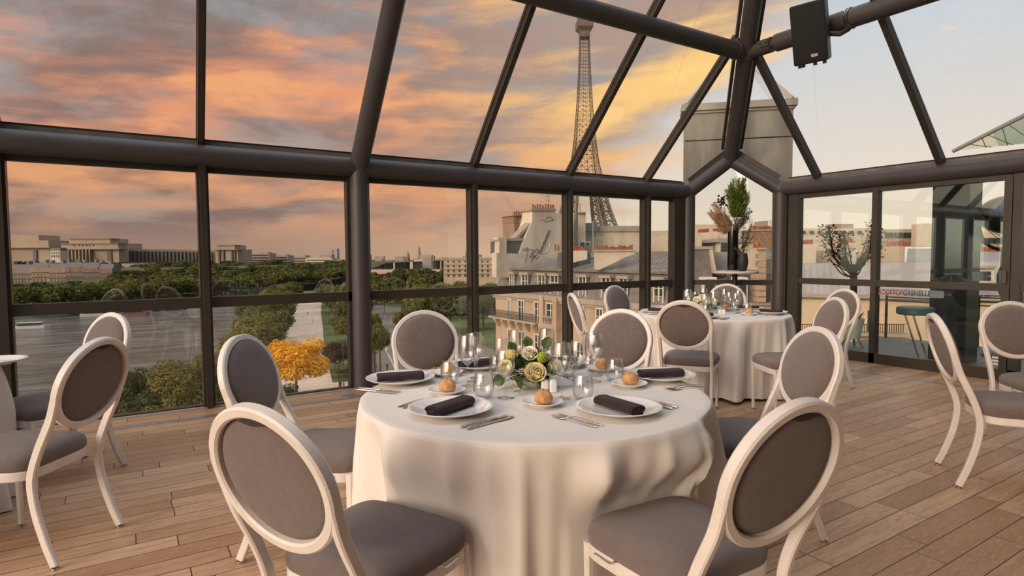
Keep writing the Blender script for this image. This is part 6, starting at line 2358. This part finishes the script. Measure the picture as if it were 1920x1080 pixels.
for k in range(40):
    p = rt_ * (-0.16 + rnd.gauss(0, 0.045)) + fdv * rnd.gauss(0, 0.03) + Vector((0, 0, 0.98 + rnd.gauss(0, 0.035)))
    m.ball(tuple(p), 0.014, 6, 5)
m.tube([rt_ * -0.03 + Vector((0, 0, 0.5)), rt_ * -0.1 + Vector((0, 0, 0.8)), rt_ * -0.15 + Vector((0, 0, 0.97))], 0.004, 5)
m.build('dark_berries', mat('blue_black_berries', (0.012, 0.010, 0.022), 0.5), va, sharp=60)
m = MB()
for k in range(10):
    plume(m, rt_ * 0.02 + Vector((0, 0, 0.55)), rt_ * rnd.uniform(-0.02, 0.25) + fdv * rnd.uniform(-.1, .05) + Vector((0, 0, rnd.uniform(0.66, 0.95))), 0.06, 150, 0.03, 0.004)
m.build('dusky_filler', mat('dusky_purple_filler', (0.085, 0.055, 0.052), 0.8, 0, 0.3, 15), va, sharp=None)
sv_ = dep(1392, 509, 8.30)
v2 = thing('small_vase', 'small matt black vase with leafy bamboo sprigs on the high table', 'vase', (sv_.x, sv_.y, HT))
MB().lathe([(0.001, 0.0), (0.040, 0.0), (0.055, 0.03), (0.072, 0.10), (0.073, 0.15), (0.062, 0.215), (0.056, 0.245), (0.048, 0.245), (0.055, 0.2), (0.001, 0.1)], seg=32).build('vase', mat('matt_black_vase', (0.018, 0.017, 0.017), 0.6), v2)
m = MB()
for k in range(9):
    a = rnd.uniform(0, 6.3)
    tip = rt_ * (0.06 + rnd.uniform(-0.09, 0.13)) + fdv * rnd.uniform(-.06, .06) + Vector((0, 0, rnd.uniform(0.5, 0.75)))
    pth_ = spline([(0, 0, 0.22), tuple(tip * 0.5 + Vector((0, 0, 0.12))), tuple(tip)], 4)
    m.tube(pth_, 0.0025, 4)
    for q in range(16):
        p = pth_[min(len(pth_) - 1, 2 + q % (len(pth_) - 2))]
        leaf(m, p, (rnd.uniform(-1, 1), rnd.uniform(-1, 1), rnd.uniform(-.5, .6)), (0, 0, 1), 0.065, 0.0075)
m.build('bamboo_sprigs', mat('bamboo_leaves', (0.055, 0.075, 0.018), 0.6, 0, 0.3, 15, trans=0.2), v2, sharp=None)
m = MB()
plume(m, Vector((0, 0, 0.24)), rt_ * -0.1 + Vector((0, 0, 0.31)), 0.05, 120, 0.03, 0.005)
m.build('dried_sprig', MATS['dusky_purple_filler'], v2, sharp=None)

# ---- glass canopy of the next building at the far right
cpy = building('glazed canopy roof of the next building at the upper right edge', name='glass_canopy')
c0, c1, c2 = dep(1788, 283, 16), dep(1990, 181, 13), dep(1990, 262, 16)
MB().tube([c0, c1], 0.055, 8).build('edge_tube', mat('pale_grey_tube', (0.30, 0.31, 0.33), 0.4), cpy)
MB().poly([c0, c1, c2]).build('pane', PANE, cpy, sharp=None)
m = MB()
for q in (0.3, 0.5, 0.7, 0.9):
    m.tube([c0 + (c1 - c0) * q, c0 + (c2 - c0) * q], 0.012, 5)
    m.tube([c0 + (c1 - c0) * (q - 0.15), c0 + (c2 - c0) * (q + 0.05)], 0.010, 5)
m.build('ribs', MATS['pale_grey_tube'], cpy)
